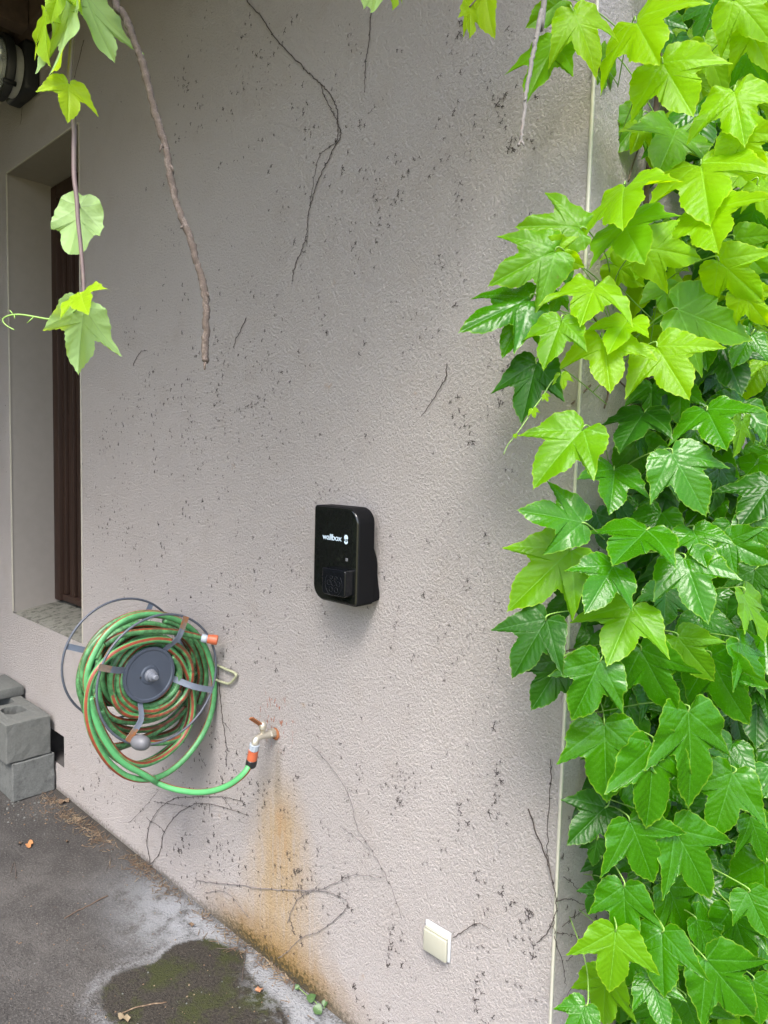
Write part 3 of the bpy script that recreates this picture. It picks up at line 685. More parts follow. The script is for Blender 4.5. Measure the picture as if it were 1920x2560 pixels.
_s = XP(*ZT(565, 1240), TAPX); TAPY = _s.y
HOSE = build_hose()

# ------------------------------------------------------------------ tap with its snap-on coupling
def build_tap():
    T = thing('water_tap', 'tarnished metal wall tap with a rusty lever above the rust run', 'tap')
    X0 = TAPX; q = lambda x, y: XP(*ZT(x, y), X0)
    wallp = Vector((X0, 0, TAPZ))
    body = catmull([wallp + Vector((0, .004, 0)), q(880, 985), q(800, 1010), q(720, 1030), q(650, 1050), q(605, 1085), q(580, 1130), q(572, 1190)], 6)
    n = len(body)
    MB().tube(body, lambda t: .0135 if t < .18 else .0115 + .0012 * math.sin(t * 9), 20, ref=(1, 0, 0)).build('body', M['nickel'], T, fix=False)
    MB().lathe(wallp, (0, -1, 0), [(0, .0), (.0005, .021), (.003, .021), (.006, .016)], 24).build('flange', M['rusty'], T, auto=.6)
    MB().lathe(q(868, 985), (q(720, 1030) - q(868, 985)), [(-.012, .0155), (.006, .0155), (.009, .0125)], 6).build('hex_collar', M['nickel'], T, auto=.4)
    s0, s1 = q(715, 1015), q(715, 770); ax = (s1 - s0).normalized(); L = (s1 - s0).length
    MB().lathe(s0, ax, [(0, .0085), (L * .40, .0085), (L * .41, .0105), (L * .5, .0108)], 20).build('stem', M['nickel'], T, auto=.6)
    MB().lathe(s0, ax, [(L * .47, .0095), (L * .5, .0125), (L * .78, .0130), (L * .9, .010), (L, .006), (L * 1.05, .0)], 20).build('bonnet', M['nickel'], T, auto=.7)
    h0, h1 = q(690, 840), q(500, 705)
    strap([h0, q(620, 785), h1], (.75, -.1, .6), .016, .005, 'lever', M['rusty'], T)
    # coupling
    c0 = q(568, 1180); c1 = W(*ZT(490, 1600), TAPY); d = (c1 - c0).normalized(); L = (c1 - c0).length
    cp = MB().lathe(c0, d, [(0, .010), (.001, .0165), (L * .23, .0165), (L * .26, .014), (L * .33, .0135)], 10).build('threaded_nut', M['grey_pl'], T, auto=.45)
    o = MB().lathe(c0, d, [(L * .27, .0135), (L * .275, .0165), (L * .38, .0160), (L * .5, .0172), (L * .66, .0170), (L * .68, .014)], 24).build('hose_coupling', M['orange'], HOSE, auto=.45)
    MB().lathe(c0, d, [(L * .665, .0165), (L * .68, .0178), (L * .74, .0178), (L * .76, .0185), (L * .93, .0180), (L * .99, .015), (L, .010)], 24).build('collar', M['black_pl'], HOSE, auto=.45)
build_tap()

# ------------------------------------------------------------------ wall charger
def rrect(x0, x1, z0, z1, rtl, rtr, rbr, rbl, n=8):
    out = []
    for cx, cz, r, a0 in ((x1 - rtr, z1 - rtr, rtr, 0), (x0 + rtl, z1 - rtl, rtl, 90), (x0 + rbl, z0 + rbl, rbl, 180), (x1 - rbr, z0 + rbr, rbr, 270)):
        for k in range(n + 1):
            a = math.radians(a0 + 90 * k / n); out.append((cx + r * math.cos(a), cz + r * math.sin(a)))
    return out
def slab(poly, y0, y1, edge=.003, name='', mat=None, parent=None, steps=4, backtaper=0):
    # rounded-front prism: y1 is the front (more negative)
    n = len(poly); cx = sum(p[0] for p in poly) / n; cz = sum(p[1] for p in poly) / n
    P = [Vector(p).to_3d() for p in poly]
    def inset(d):
        out = []
        for i in range(n):
            a, b_, c_ = P[i - 1], P[i], P[(i + 1) % n]
            t = (c_ - a); t.normalize(); nn = Vector((-t.y, t.x, 0)); out.append((b_.x + nn.x * d, b_.y + nn.y * d))
        return out
    rows = [(y0, 0)] + [(y1 + edge * (1 - math.sin(t)), edge * (1 - math.cos(t))) for t in np.linspace(0, math.pi / 2, steps + 1)]
    vs = []
    for y, d in rows: vs += [(x, y, z) for x, z in inset(d)]
    m = len(rows); fs = [(i * n + k, i * n + (k + 1) % n, (i + 1) * n + (k + 1) % n, (i + 1) * n + k) for i in range(m - 1) for k in range(n)]
    fs += [tuple(range(n - 1, -1, -1)), tuple((m - 1) * n + k for k in range(n))]
    return MB().add(vs, fs).build(name, mat, parent, auto=.6)
def text_mesh(body, size, name, mat, parent, mw, offset=0.0, extrude=.0004):
    cu = bpy.data.curves.new(name, 'FONT'); cu.body = body; cu.size = size; cu.offset = offset; cu.extrude = extrude; cu.align_x = 'LEFT'; cu.space_character = .92
    o = bpy.data.objects.new(name + '_tmp', cu); C.objects.link(o)
    dg = bpy.context.evaluated_depsgraph_get(); dg.update()
    me = bpy.data.meshes.new_from_object(o.evaluated_get(dg)); bpy.data.objects.remove(o); 
    me.materials.clear(); me.transform(mw)
    return link(name, me, mat, parent, False)
def build_charger():
    T = thing('wall_charger', 'glossy black electric car wall charger with pale wordmark and socket cover', 'charger')
    yf = -.094
    tl, bl, tr_, br = W(*ZW(192, 165), yf), W(*ZW(148, 1700), yf), W(*ZW(1008, 700), yf), W(*ZW(955, 2060), yf)
    x0, x1 = (tl.x + bl.x) / 2, (tr_.x + br.x) / 2 + .001; z1, z0 = tl.z + .001, br.z
    yb = -.030
    bd = slab(rrect(x0, x1, z0, z1, .010, .045, .012, .045), yb, yf + .003, .004, 'body', M['charger'], T)
    slab(rrect(x0 + .002, x1 - .002, z0 + .002, z1 - .002, .009, .043, .010, .043), yf + .006, yf, .0055, 'front_panel', M['gloss'], T)
    # rear carrier: narrower above, flaring to the wall below
    zc = W(*ZW(1300, 1080), -.03).z
    prof = [(-.030, z0 + (z1 - z0) * .80), (-.0295, zc + .02), (-.016, zc - .012), (-.012, zc - .03), (-.012, z0 + .085), (-.006, z0 + .05), (-.0008, z0 + .030), (-.0005, z0 + .015), (-.004, z0 + .010), (-.030, z0 + .006)]
    n = len(prof); xa, xb = x0 + .02, x1 - .0015
    vs = [(xa, y, z) for y, z in prof] + [(xb, y, z) for y, z in prof]
    fs = [tuple(range(n)), tuple(range(2 * n - 1, n - 1, -1))] + [(i, i + n, (i + 1) % n + n, (i + 1) % n) for i in range(n)]
    MB().add(vs, fs).build('carrier', M['charger'], T, bevel=.002)
    MB().box((x0 + .03, -.031, z0 + .03), (x1 - .03, -.0005, z1 - .03)).build('back_plate', M['charger'], T, bevel=.003)
    # socket cover
    yc = yf - .034
    q0, q1 = W(*ZW(332, 1310), yc), W(*ZW(752, 1900), yc)
    cb = MB(); sx0, sx1, sz0, sz1 = q0.x, q1.x, q1.z, q0.z
    cv = slab(rrect(sx0, sx1, sz0 + .002, sz1, .007, .007, .009, .014), yf + .001, yc, .004, 'socket_cover', M['cover'], T, steps=5)
    cx, cz = (sx0 + sx1) / 2 + .001, (sz0 + sz1) / 2 - .001; s = (sx1 - sx0)
    def ringmesh(b, px, pz, r, w_=.0004):
        b.tube([(px + r * math.cos(t), yc - .0001, pz + r * math.sin(t)) for t in np.linspace(0, 2 * math.pi, 28, endpoint=False)], w_, 6, closed=True)
    b = MB()
    for dx, dz, r in ((-.10, .16, .055), (.10, .16, .055), (-.20, .0, .075), (0, .0, .085), (.20, .0, .075), (-.11, -.19, .075), (.11, -.19, .075)):
        ringmesh(b, cx + dx * s, cz + dz * s, r * s)
    pts = [(cx + s * .36 * math.cos(t), yc - .0001, cz + s * .36 * math.sin(t) - .002) for t in np.linspace(math.radians(140), math.radians(400), 40)]
    b.tube(pts, .0004, 6); b.build('pin_outline', M['emboss'], cv, fix=False)
    # wordmark, plug emblem and small square sign
    B = Matrix(((1, 0, 0, 0), (0, 0, -1, 0), (0, 1, 0, 0), (0, 0, 0, 1)))
    w0, w1 = W(*ZW(345, 790), yf), W(*ZW(695, 838), yf)
    wl = w1.x - w0.x
    sz = wl / 3.02
    t = text_mesh('wallbox', sz, 'wordmark', M['print'], T, Matrix.Translation((w0.x, yf - .0004, w0.z)) @ B, offset=sz * .004)
    xs = [v.co.x for v in t.data.vertices]; k = wl / (max(xs) - min(xs)); xm = min(xs)
    zs0 = min(v.co.z for v in t.data.vertices)
    for v in t.data.vertices: v.co.x = w0.x + (v.co.x - xm) * k; v.co.z = w0.z + (v.co.z - zs0) * .92
    e = W(*ZW(778, 790), yf); r = .0098
    def flat(poly, b, y=yf - .0006): 
        m = len(poly); b.add([(x, y, z) for x, z in poly], [tuple(range(m))])
    b = MB()
    et, eb = W(*ZW(778, 715), yf).z, W(*ZW(775, 890), yf).z
    ex = e.x; rw = W(*ZW(815, 790), yf).x - ex
    hz = et - rw * 1.15
    flat([(ex + rw * math.cos(t), hz + rw * 1.15 * math.sin(t)) for t in np.linspace(-.25, math.pi + .25, 24)], b)
    for sx in (-.45, .45): flat([(ex + rw * (sx - .16), hz - rw * 1.3), (ex + rw * (sx + .16), hz - rw * 1.3), (ex + rw * (sx + .16), hz - rw * .2), (ex + rw * (sx - .16), hz - rw * .2)], b, yf - .0004)
    cz2 = eb + rw * 1.05
    flat([(ex + rw * .95 * math.cos(t), cz2 + rw * 1.05 * math.sin(t)) for t in np.linspace(math.pi, 2 * math.pi, 20)] + [(ex + rw * .55, cz2 - rw * .02), (ex + rw * .3, cz2 - rw * .3), (ex - rw * .3, cz2 - rw * .3), (ex - rw * .55, cz2 - rw * .02)], b)
    b.build('plug_emblem', M['print'], T, smooth=False, fix=False)
    c_ = W(*ZW(788, 1175), yf); b = MB(); h = .0038
    for a, w_ in ((h, .0006), (h * .55, .0005)):
        b.box((c_.x - a, yf - .0006, c_.z - a), (c_.x + a, yf - .0001, c_.z - a + w_)).box((c_.x - a, yf - .0006, c_.z + a - w_), (c_.x + a, yf - .0001, c_.z + a))
        b.box((c_.x - a, yf - .00055, c_.z - a + w_), (c_.x - a + w_, yf - .0001, c_.z + a - w_)).box((c_.x + a - w_, yf - .00055, c_.z - a + w_), (c_.x + a, yf - .0001, c_.z + a - w_))
    b.build('square_sign', M['print2'], T, smooth=False)
build_charger()

# ------------------------------------------------------------------ outdoor socket
def build_socket():
    T = thing('outdoor_socket', 'small cream outdoor socket with hinged flap low on the wall', 'socket')
    a, b_ = W(1070, 2297), W(1128, 2402)
    x0, x1 = W(1067, 2330).x, W(1129, 2365).x; z1, z0 = W(1072, 2297).z, W(1066, 2366).z
    MB().box((x0, -.009, z0 - .001), (x1, -.0003, z1)).build('frame', M['white_pl'], T, bevel=.004, seg=3)
    hh = (z1 - z0)
    MB().prism([(x0 + .003, z0 + .003), (x1 - .004, z0 + .003), (x1 - .004, z0 + hh * .78), (x0 + .003, z0 + hh * .78)], -.020, -.0095).build('flap', M['cream'], T, bevel=.003, seg=3)
    MB().box((x0 + .004, -.0165, z0 + hh * .79), (x1 - .004, -.0095, z0 + hh * .84)).build('hinge', M['cream'], T, bevel=.0015)
build_socket()

# ------------------------------------------------------------------ leaves
def outline():
    half = [(0, .02), (.05, -.085), (.15, -.17), (.28, -.185), (.40, -.125), (.50, 0.0), (.565, .13), (.625, .26), (.70, .42), (.835, .66), (.70, .615), (.56, .55), (.40, .495), (.285, .515), (.300, .62), (.300, .73), (.255, .85), (.170, .98), (.070, 1.08), (0, 1.19)]
    pts = []; seg = 3
    for i in range(len(half) - 1):
        a, b = Vector(half[i]), Vector(half[i + 1]); nn = Vector((b - a)); nn = Vector((nn.y, -nn.x)).normalized()
        for k in range(seg):
            t = k / seg; q = a.lerp(b, t)
            if i >= 2 and k: q = q - nn * (-.011 if k == 1 else .007)
            pts.append((q.x, q.y))
    pts.append(half[-1])
    return pts + [(-x, y) for x, y in reversed(pts[1:-1])]
OUT = outline()
def leaf_mesh(name, seed, fold=.3, droop=.3, curl=.25, ripple=1.0, coarse=False, simple_shape=False):
    r = random.Random(seed); c = Vector((0, .25)); asym = r.uniform(-.06, .06); ls = r.uniform(.88, 1.08); cl = r.uniform(.92, 1.06)
    o = OUT if not coarse else OUT[::3]
    n = len(o); rings = [0, .25, .5, .72, .9, .965, 1.0] if not coarse else [0, .55, 1.0]
    ph = r.uniform(0, 6.28); ph2 = r.uniform(0, 6.28); sg = r.uniform(-.25, .25)
    vs = []; uv = []; rim = []
    K = math.radians(26)
    def point(t, i):
        ox, oy = o[i]
        if simple_shape:                              # young heart-shaped leaf with weak lobes
            a = math.atan2(ox, oy - .25); rad = .52 + .05 * math.cos(3 * a); bx, by = rad * math.sin(a) * .95, .25 + rad * math.cos(a) * 1.25
            w_ = .75; ox, oy = ox * (1 - w_) + bx * w_, oy * (1 - w_) + by * w_
        if abs(ox) > .45 and oy > .3: ox *= ls
        if oy > .7: oy *= cl
        q = c + (Vector((ox, oy)) - c) * t
        u, v = q.x + asym * q.x * q.y, q.y
        rr = math.hypot(u, v); an = abs(math.atan2(u, v)); m = an % (2 * K); fa = m if m < K else 2 * K - m
        z = fold * abs(u) * .45 - droop * (max(v, 0) ** 2) * .30 - curl * u * u * .55 + sg * u * v * .4
        z += .035 * ripple * rr * math.sin(math.pi / 2 * min(1, fa / K * 1.6))
        a2 = math.atan2(u, v - .25)
        z += ripple * .030 * t ** 3 * math.sin(5 * a2 + ph) + ripple * .018 * t ** 4 * math.sin(11 * a2 + ph2)
        z += sg * .15 * math.sin(v * 2.5 + ph)
        return u, v, z
    for ri, t in enumerate(rings):
        for i in range(n if t > 0 else 1):
            u, v, z = point(t, i); vs.append((u, v, z)); uv.append((u, v)); rim.append(t)
    fs = []
    for i in range(n): fs.append((0, 1 + i, 1 + (i + 1) % n))
    for k in range(len(rings) - 2):
        a = 1 + k * n; b = a + n
        for i in range(n): fs.append((a + i, b + i, b + (i + 1) % n, a + (i + 1) % n))
    me = bpy.data.meshes.new(name); me.from_pydata(vs, [], fs); me.update()
    ul = me.uv_layers.new(name='UVMap')
    ul.data.foreach_set('uv', [q for l in me.loops for q in uv[l.vertex_index]])
    at = me.attributes.new('rim', 'FLOAT', 'POINT'); at.data.foreach_set('value', rim)
    me.polygons.foreach_set('use_smooth', [True] * len(me.polygons))
    return me
# outline orientation check: the upper side must look along +Z
POOL = {}
def pool(mat, curled, seed):
    k = (mat, curled, seed)
    if k not in POOL:
        r = random.Random(hash(str(k)) % 9999 if False else (seed * 31 + (7 if curled else 0)))
        if curled: p = dict(fold=r.uniform(-.1, .35), droop=r.uniform(.5, .9), curl=r.uniform(.4, .8), ripple=r.uniform(1.3, 2.0))
        else: p = dict(fold=r.uniform(.05, .4), droop=r.uniform(.2, .55), curl=r.uniform(.15, .45), ripple=r.uniform(.8, 1.3))
        me = leaf_mesh('leaf', seed * 13 + (5 if curled else 0), **p); me.materials.append(M[mat]); POOL[k] = me
    return POOL[k]
def leaf_matrix(b0, t0, wpx, depth, seed, zr=None, flip=False, up=.35):
    """b0, t0: petiole end and middle tip in photo pixels; wpx: width in photo pixels; the true tilt follows from width and length."""
    r = random.Random(seed)
    Lp = math.hypot(t0[0] - b0[0], t0[1] - b0[1]); full = wpx / 1.24
    base = D(*b0, depth); px = depth / FPX
    dz = 0
    if full > Lp: dz = -math.sqrt(full * full - Lp * Lp) * .8 * px
    else: dz = r.uniform(-.15, .02) * Lp * px
    tip = D(*t0, depth + dz)
    y = tip - base; L = y.length; y.normalize()
    vw = (CAM - base).normalized()
    n = vw + Vector((0, 0, 1)) * (up + r.uniform(-.25, .3)) + R_ * r.uniform(-.5, .5)
    if full < Lp * .8: n = n + R_ * (1 if r.random() < .5 else -1) * math.sqrt(max(0, 1 - (full / Lp) ** 2)) * .9
    if flip: n = -n
    n = (n - y * n.dot(y)).normalized(); x = y.cross(n)
    s = L / 1.17 * 1.10
    sx = s * min(1.35, max(.8, (full / Lp) if full < Lp else 1.0)) if full >= Lp * .8 else s * .9
    m = Matrix(((x.x * sx, y.x * s, n.x * s, base.x), (x.y * sx, y.y * s, n.y * s, base.y), (x.z * sx, y.z * s, n.z * s, base.z), (0, 0, 0, 1)))
    return m, base, y, n, s
# zone, base, tip, width, colour, layer, curled
LEAVES = [
 ('A', 650, 60, 770, 320, 290, 'sunlit', 0, 1), ('A', 970, 105, 1050, 260, 420, 'sunlit', 0, 1), ('A', 1110, 325, 1262, 568, 410, 'sunlit', 0, 0),
 ('A', 1010, 600, 860, 785, 290, 'mid', 2, 0), ('A', 1185, 670, 1110, 855, 340, 'mid', 1, 0), ('A', 1310, 850, 1345, 1075, 480, 'sunlit', 0, 0),
 ('A', 1500, 680, 1610, 930, 300, 'sunlit', 0, 0), ('A', 1480, 470, 1535, 690, 340, 'sunlit', 0, 1), ('A', 1480, 0, 1665, 165, 330, 'sunlit', 0, 1),
 ('A', 1555, 140, 1660, 330, 240, 'sunlit', 0, 1), ('A', 1330, 220, 1440, 470, 280, 'sunlit', 1, 0), ('A', 830, 280, 785, 475, 180, 'mid', 1, 0),
 ('A', 560, 225, 400, 490, 210, 'mid', 2, 0), ('A', 590, 0, 440, 120, 240, 'mid', 1, 0), ('A', 915, 955, 860, 1080, 440, 'sunlit', 0, 1),
 ('A', 905, 1150, 985, 1300, 420, 'mid', 0, 0), ('A', 690, 1185, 385, 1145, 190, 'mid', 0, 1), ('A', 1010, 1290, 1310, 1320, 220, 'sunlit', 0, 1),
 ('A', 1340, 1090, 1380, 1255, 420, 'sunlit', 0, 0), ('A', 560, 1300, 235, 1440, 170, 'mid', 0, 1), ('A', 510, 1305, 700, 1375, 150, 'sunlit', 0, 1),
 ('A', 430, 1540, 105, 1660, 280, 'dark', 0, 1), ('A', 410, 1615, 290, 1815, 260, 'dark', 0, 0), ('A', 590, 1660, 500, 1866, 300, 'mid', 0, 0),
 ('A', 765, 1475, 700, 1620, 350, 'sunlit', 0, 1), ('A', 930, 1665, 838, 1798, 270, 'sunlit', 0, 0), ('A', 800, 1750, 840, 1980, 360, 'sunlit', 0, 0),
 ('A', 1080, 1795, 1235, 2030, 430, 'sunlit', 0, 0), ('A', 1190, 1610, 1560, 1735, 250, 'mid', 0, 0), ('A', 1120, 1480, 1150, 1640, 240, 'mid', 1, 0),
 ('A', 1400, 1350, 1610, 1540, 260, 'sunlit', 0, 1), ('A', 1520, 1510, 1665, 1690, 230, 'sunlit', 0, 1), ('A', 1480, 1240, 1660, 1430, 240, 'mid', 1, 0),
 ('A', 850, 1365, 1020, 1480, 170, 'sunlit', 1, 1), ('A', 1600, 955, 1665, 1110, 170, 'sunlit', 0, 1), ('A', 1570, 1735, 1485, 1880, 210, 'dark', 1, 0),
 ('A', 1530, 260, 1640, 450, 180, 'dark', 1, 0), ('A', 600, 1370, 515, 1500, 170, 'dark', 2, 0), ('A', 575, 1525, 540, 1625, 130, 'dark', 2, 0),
 ('B', 460, 15, 370, 305, 300, 'dark', 0, 0), ('B', 700, 360, 462, 605, 430, 'mid', 0, 0), ('B', 1020, 270, 900, 425, 340, 'dark', 1, 0),
 ('B', 1160, 485, 1325, 752, 420, 'mid', 0, 0), ('B', 860, 570, 848, 757, 370, 'mid', 1, 0), ('B', 1340, 260, 1425, 415, 400, 'mid', 0, 0),
 ('B', 1525, 305, 1505, 490, 150, 'mid', 1, 0), ('B', 695, 845, 408, 772, 340, 'mid', 0, 0), ('B', 1030, 880, 862, 1030, 430, 'mid', 0, 0),
 ('B', 1270, 880, 1342, 1050, 340, 'mid', 0, 0), ('B', 1450, 940, 1660, 1040, 330, 'mid', 0, 0), ('B', 640, 985, 343, 1253, 390, 'mid', 0, 0),
 ('B', 855, 1070, 742, 1264, 350, 'mid', 0, 0), ('B', 1225, 1030, 1335, 1320, 460, 'mid', 0, 0), ('B', 685, 1175, 515, 1350, 250, 'dark', 1, 0),
 ('B', 510, 1345, 335, 1620, 340, 'dark', 0, 0), ('B', 955, 1280, 843, 1533, 440, 'mid', 0, 0), ('B', 1130, 1185, 1125, 1372, 300, 'mid', 1, 0),
 ('B', 595, 1555, 440, 1808, 220, 'dark', 1, 0), ('B', 790, 1560, 660, 1842, 360, 'mid', 0, 0), ('B', 1000, 1500, 1157, 1820, 340, 'mid', 0, 0),
 ('B', 1190, 1435, 1360, 1645, 310, 'mid', 0, 0), ('B', 1360, 1535, 1530, 1872, 310, 'mid', 0, 0), ('B', 1290, 1585, 1232, 1832, 210, 'mid', 1, 0),
 ('B', 1310, 1330, 1360, 1562, 320, 'mid', 1, 0), ('B', 1500, 1465, 1660, 1720, 280, 'mid', 0, 0), ('B', 1530, 1205, 1665, 1460, 230, 'mid', 0, 0),
 ('B', 1590, 1085, 1560, 1285, 230, 'dark', 1, 0), ('B', 810, 1885, 820, 2262, 440, 'mid', 0, 0), ('B', 1060, 1985, 1062, 2395, 350, 'mid', 0, 0),
 ('B', 1240, 1820, 1290, 2270, 400, 'mid', 0, 0),
 ('C', 955, 205, 812, 346, 270, 'dark', 1, 0), ('C', 1060, 262, 1168, 512, 340, 'mid', 0, 0), ('C', 1255, 300, 1425, 590, 340, 'mid', 0, 0),
 ('C', 1505, 55, 1430, 324, 300, 'mid', 0, 0), ('C', 920, 345, 898, 457, 125, 'dark', 1, 0), ('C', 940, 425, 930, 550, 150, 'dark', 2, 0),
 ('C', 1035, 545, 1045, 790, 290, 'mid', 0, 0), ('C', 930, 555, 880, 655, 130, 'dark', 1, 0), ('C', 1225, 545, 1328, 768, 300, 'mid', 1, 0),
 ('C', 1570, 570, 1655, 755, 270, 'mid', 0, 0), ('C', 1000, 735, 980, 987, 320, 'mid', 0, 0), ('C', 1200, 740, 1200, 1010, 360, 'mid', 0, 0),
 ('C', 1345, 690, 1465, 907, 200, 'mid', 1, 0), ('C', 1500, 645, 1585, 892, 270, 'mid', 1, 0), ('C', 1390, 860, 1612, 1122, 300, 'mid', 0, 0),
 ('C', 960, 925, 940, 1135, 250, 'mid', 1, 0), ('C', 870, 1060, 800, 1210, 220, 'mid', 0, 0), ('C', 1150, 945, 1215, 1142, 320, 'mid', 0, 0),
 ('C', 1180, 1050, 1180, 1240, 230, 'mid', 1, 0), ('C', 1300, 1025, 1385, 1240, 270, 'mid', 1, 0), ('C', 1480, 1010, 1500, 1210, 230, 'mid', 1, 0),
 ('C', 1580, 245, 1660, 435, 210, 'mid', 1, 0), ('C', 1640, 440, 1645, 740, 270, 'mid', 1, 0), ('C', 1590, 950, 1640, 1150, 260, 'mid', 1, 0),
]
def build_ivy():
    T = thing('ivy', 'dense bright green climbing ivy covering the wall right of the house corner', 'climbing plant')
    conv = {'A': ZA, 'B': ZB, 'C': ZC}
    for i, (zn, bx, by, tx, ty, w_, mt, layer, cu) in enumerate(LEAVES):
        if zn == 'A': mt = {'mid': 'half_sunlit', 'dark': 'mid'}.get(mt, mt)  # upper zone lightened, sunlight painted into the leaf colour
        elif i % 5 == 0 and mt == 'mid': mt = 'half_sunlit'
        f = conv[zn]; sc = 1.728 if zn == 'C' else 2.074
        b0, t0 = f(bx, by), f(tx, ty)
        dep = 1.36 + layer * .10 + ((i * 37) % 17) / 17 * .07 + max(0, (b0[0] - 1500)) / 420 * .05
        if b0[0] < 1440: dep = min(dep, 1.42)
        m, base, y, n, s = leaf_matrix(b0, t0, w_ / sc, dep, 100 + i)
        o = bpy.data.objects.new('leaf', pool(mt, bool(cu), i % 9)); C.objects.link(o); o.matrix_world = m; o.parent = T
        # petiole back into the plant
        rr = random.Random(i); root = Vector((rr.uniform(.03, .12), max(.05, base.y + rr.uniform(.05, .25)), base.z - rr.uniform(.02, .12)))
        if base.y < .0: root = Vector((rr.uniform(.01, .06), rr.uniform(.02, .12), base.z - rr.uniform(.0, .10)))
        p0 = base + n * .000; mid = base - y * .03 * 1.0 + (root - base) * .35 + Vector((0, 0, -.012))
        pm = MB().tube(catmull([p0 + y * s * .02, p0 - y * .012, mid, root], 5), lambda t: .0016 - .0003 * t, 6).mesh('petiole')
        pm.materials.append(M['petiole']); q = link('petiole', pm, None, o); q.matrix_parent_inverse = m.inverted()
    # the mass of further leaves close to the wall
    r = random.Random(5); b_v, b_f, b_uv, b_r, b_mi = [], [], [], [], []
    src = [leaf_mesh('tmp', 900 + k, fold=r.uniform(.05, .4), droop=r.uniform(.2, .6), curl=r.uniform(.1, .5), ripple=1.0) for k in range(6)]
    data = []
    for me in src:
        data.append(([v.co.copy() for v in me.vertices], [tuple(p.vertices) for p in me.polygons], [a.value for a in me.attributes['rim'].data]))
    nleaf = 0
    while nleaf < 1100:
        y = r.uniform(.03, 2.6); z = r.uniform(.02, 3.4); x = r.uniform(.03, .24)
        if y < .14 and r.random() < .8: continue
        if y < .34 and z > 1.75 and r.random() < .75: continue
        x = min(x, .03 + max(0, y - .05) * .7)
        vs, fs, rm = data[nleaf % 6]; s = r.uniform(.055, .105)
        n = Vector((1, r.uniform(-.9, .1), r.uniform(.1, .9))).normalized()
        yy = Vector((r.uniform(.0, .5), r.uniform(-.6, .6), -1)); yy = (yy - n * yy.dot(n)).normalized(); xx = yy.cross(n)
        o = len(b_v); P = Vector((x, y, z))
        for v in vs: b_v.append(P + xx * v.x * s + yy * v.y * s + n * v.z * s); b_uv.append((v.x, v.y))
        b_r += rm; mi = 0 if r.random() < .6 else 1
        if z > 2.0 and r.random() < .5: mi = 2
        for f in fs: b_f.append(tuple(k + o for k in f)); b_mi.append(mi)
        nleaf += 1
    k = 0
    while k < 420:
        px, py = r.uniform(1430, 1960), r.uniform(-80, 2640); P = D(px, py, r.uniform(1.56, 2.1))
        if P.x < .03 or P.y < .02: continue
        if px < 1640 and py < 470: continue
        if px < 1500 and r.random() < .6: continue
        if px < 1580 and py > 2000: continue
        k += 1; vs, fs, rm = data[k % 6]; s = r.uniform(.07, .115)
        n = ((CAM - P).normalized() + Vector((r.uniform(-.5, .5), r.uniform(-.5, .3), r.uniform(.0, .9)))).normalized()
        yy = Vector((r.uniform(-.5, .5), r.uniform(-.5, .5), -1)); yy = (yy - n * yy.dot(n)).normalized(); xx = yy.cross(n); o = len(b_v)
        for v in vs: b_v.append(P + xx * v.x * s + yy * v.y * s + n * v.z * s); b_uv.append((v.x, v.y))
        b_r += rm; mi = 0 if r.random() < .35 else 1
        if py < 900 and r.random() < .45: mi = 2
        for f in fs: b_f.append(tuple(q + o for q in f)); b_mi.append(mi)
    me = bpy.data.meshes.new('foliage'); me.from_pydata(b_v, [], b_f); me.update()
    ul = me.uv_layers.new(name='UVMap'); ul.data.foreach_set('uv', [q for l in me.loops for q in b_uv[l.vertex_index]])
    me.attributes.new('rim', 'FLOAT', 'POINT').data.foreach_set('value', b_r)
    for k in ('dark', 'mid', 'sunlit'): me.materials.append(M[k])  # higher leaves more often take the sunlit tone
    me.polygons.foreach_set('material_index', b_mi)
    tag(link('foliage', me, None, T), kind='stuff')
    for me_ in src: bpy.data.meshes.remove(me_)
    # woody stems up the side wall
    for k in range(6):
        y = .42 + k * .20 + r.uniform(-.10, .10); x = .012; P = []
        for j in range(16):
            P.append(Vector((x + r.uniform(0, .012), y + .07 * math.sin(j * .5 + k * 2.1) + r.uniform(-.03, .03), .0 + j * .24)))
            if j % 4 == 3: y += r.uniform(-.07, .07)
        MB().tube(catmull(P, 4), lambda t, k=k: (.009 - .005 * t) * (1.3 if k % 3 == 0 else .8), 8).build('stem', M['woody'], T)
    thin = [([(700, 1640), (735, 1600), (765, 1660), (800, 1690), (835, 1720)], 'A'), ([(780, 1270), (830, 1330)], 'A'), ([(935, 940), (960, 850), (1005, 720)], 'A'), ([(640, 230), (740, 130)], 'B'), ([(850, 70), (900, 120), (970, 185)], 'B'), ([(800, 110), (830, 170), (810, 250)], 'B'), ([(500, 1660), (560, 1570), (610, 1510), (660, 1500)], 'B')]
    for pts, zn in thin:
        f = conv[zn]; P = []
        for q in pts:
            px = f(*q); p = XP(*px, .008)
            if p.y < 0: p = W(*px, -.006)
            P.append(p)
        MB().tube(catmull(P, 5), .0022, 6).build('stem', M['woody'], T)
    # young tendril shoot hanging over the main wall
    P = [D(*ZB(*q), 1.38) for q in ((600, 60), (540, 110), (490, 190), (445, 250), (400, 320), (350, 390), (310, 440), (288, 490))]
    sh = MB().tube(catmull(P, 6), lambda t: .0016 - .0009 * t, 6).build('young_shoot', M['petiole'], T)
    for (bx, by, tx, ty, w_) in ((440, 255, 450, 300, 55), (500, 180, 520, 215, 45), (348, 385, 352, 408, 28), (590, 75, 600, 150, 90)):
        m, *_ = leaf_matrix(ZB(bx, by), ZB(tx, ty), w_ / 2.074, 1.375, bx)
        me = pool('sunlit', False, 3).copy(); me.transform(m); link('leaflet', me, None, sh)
build_ivy()

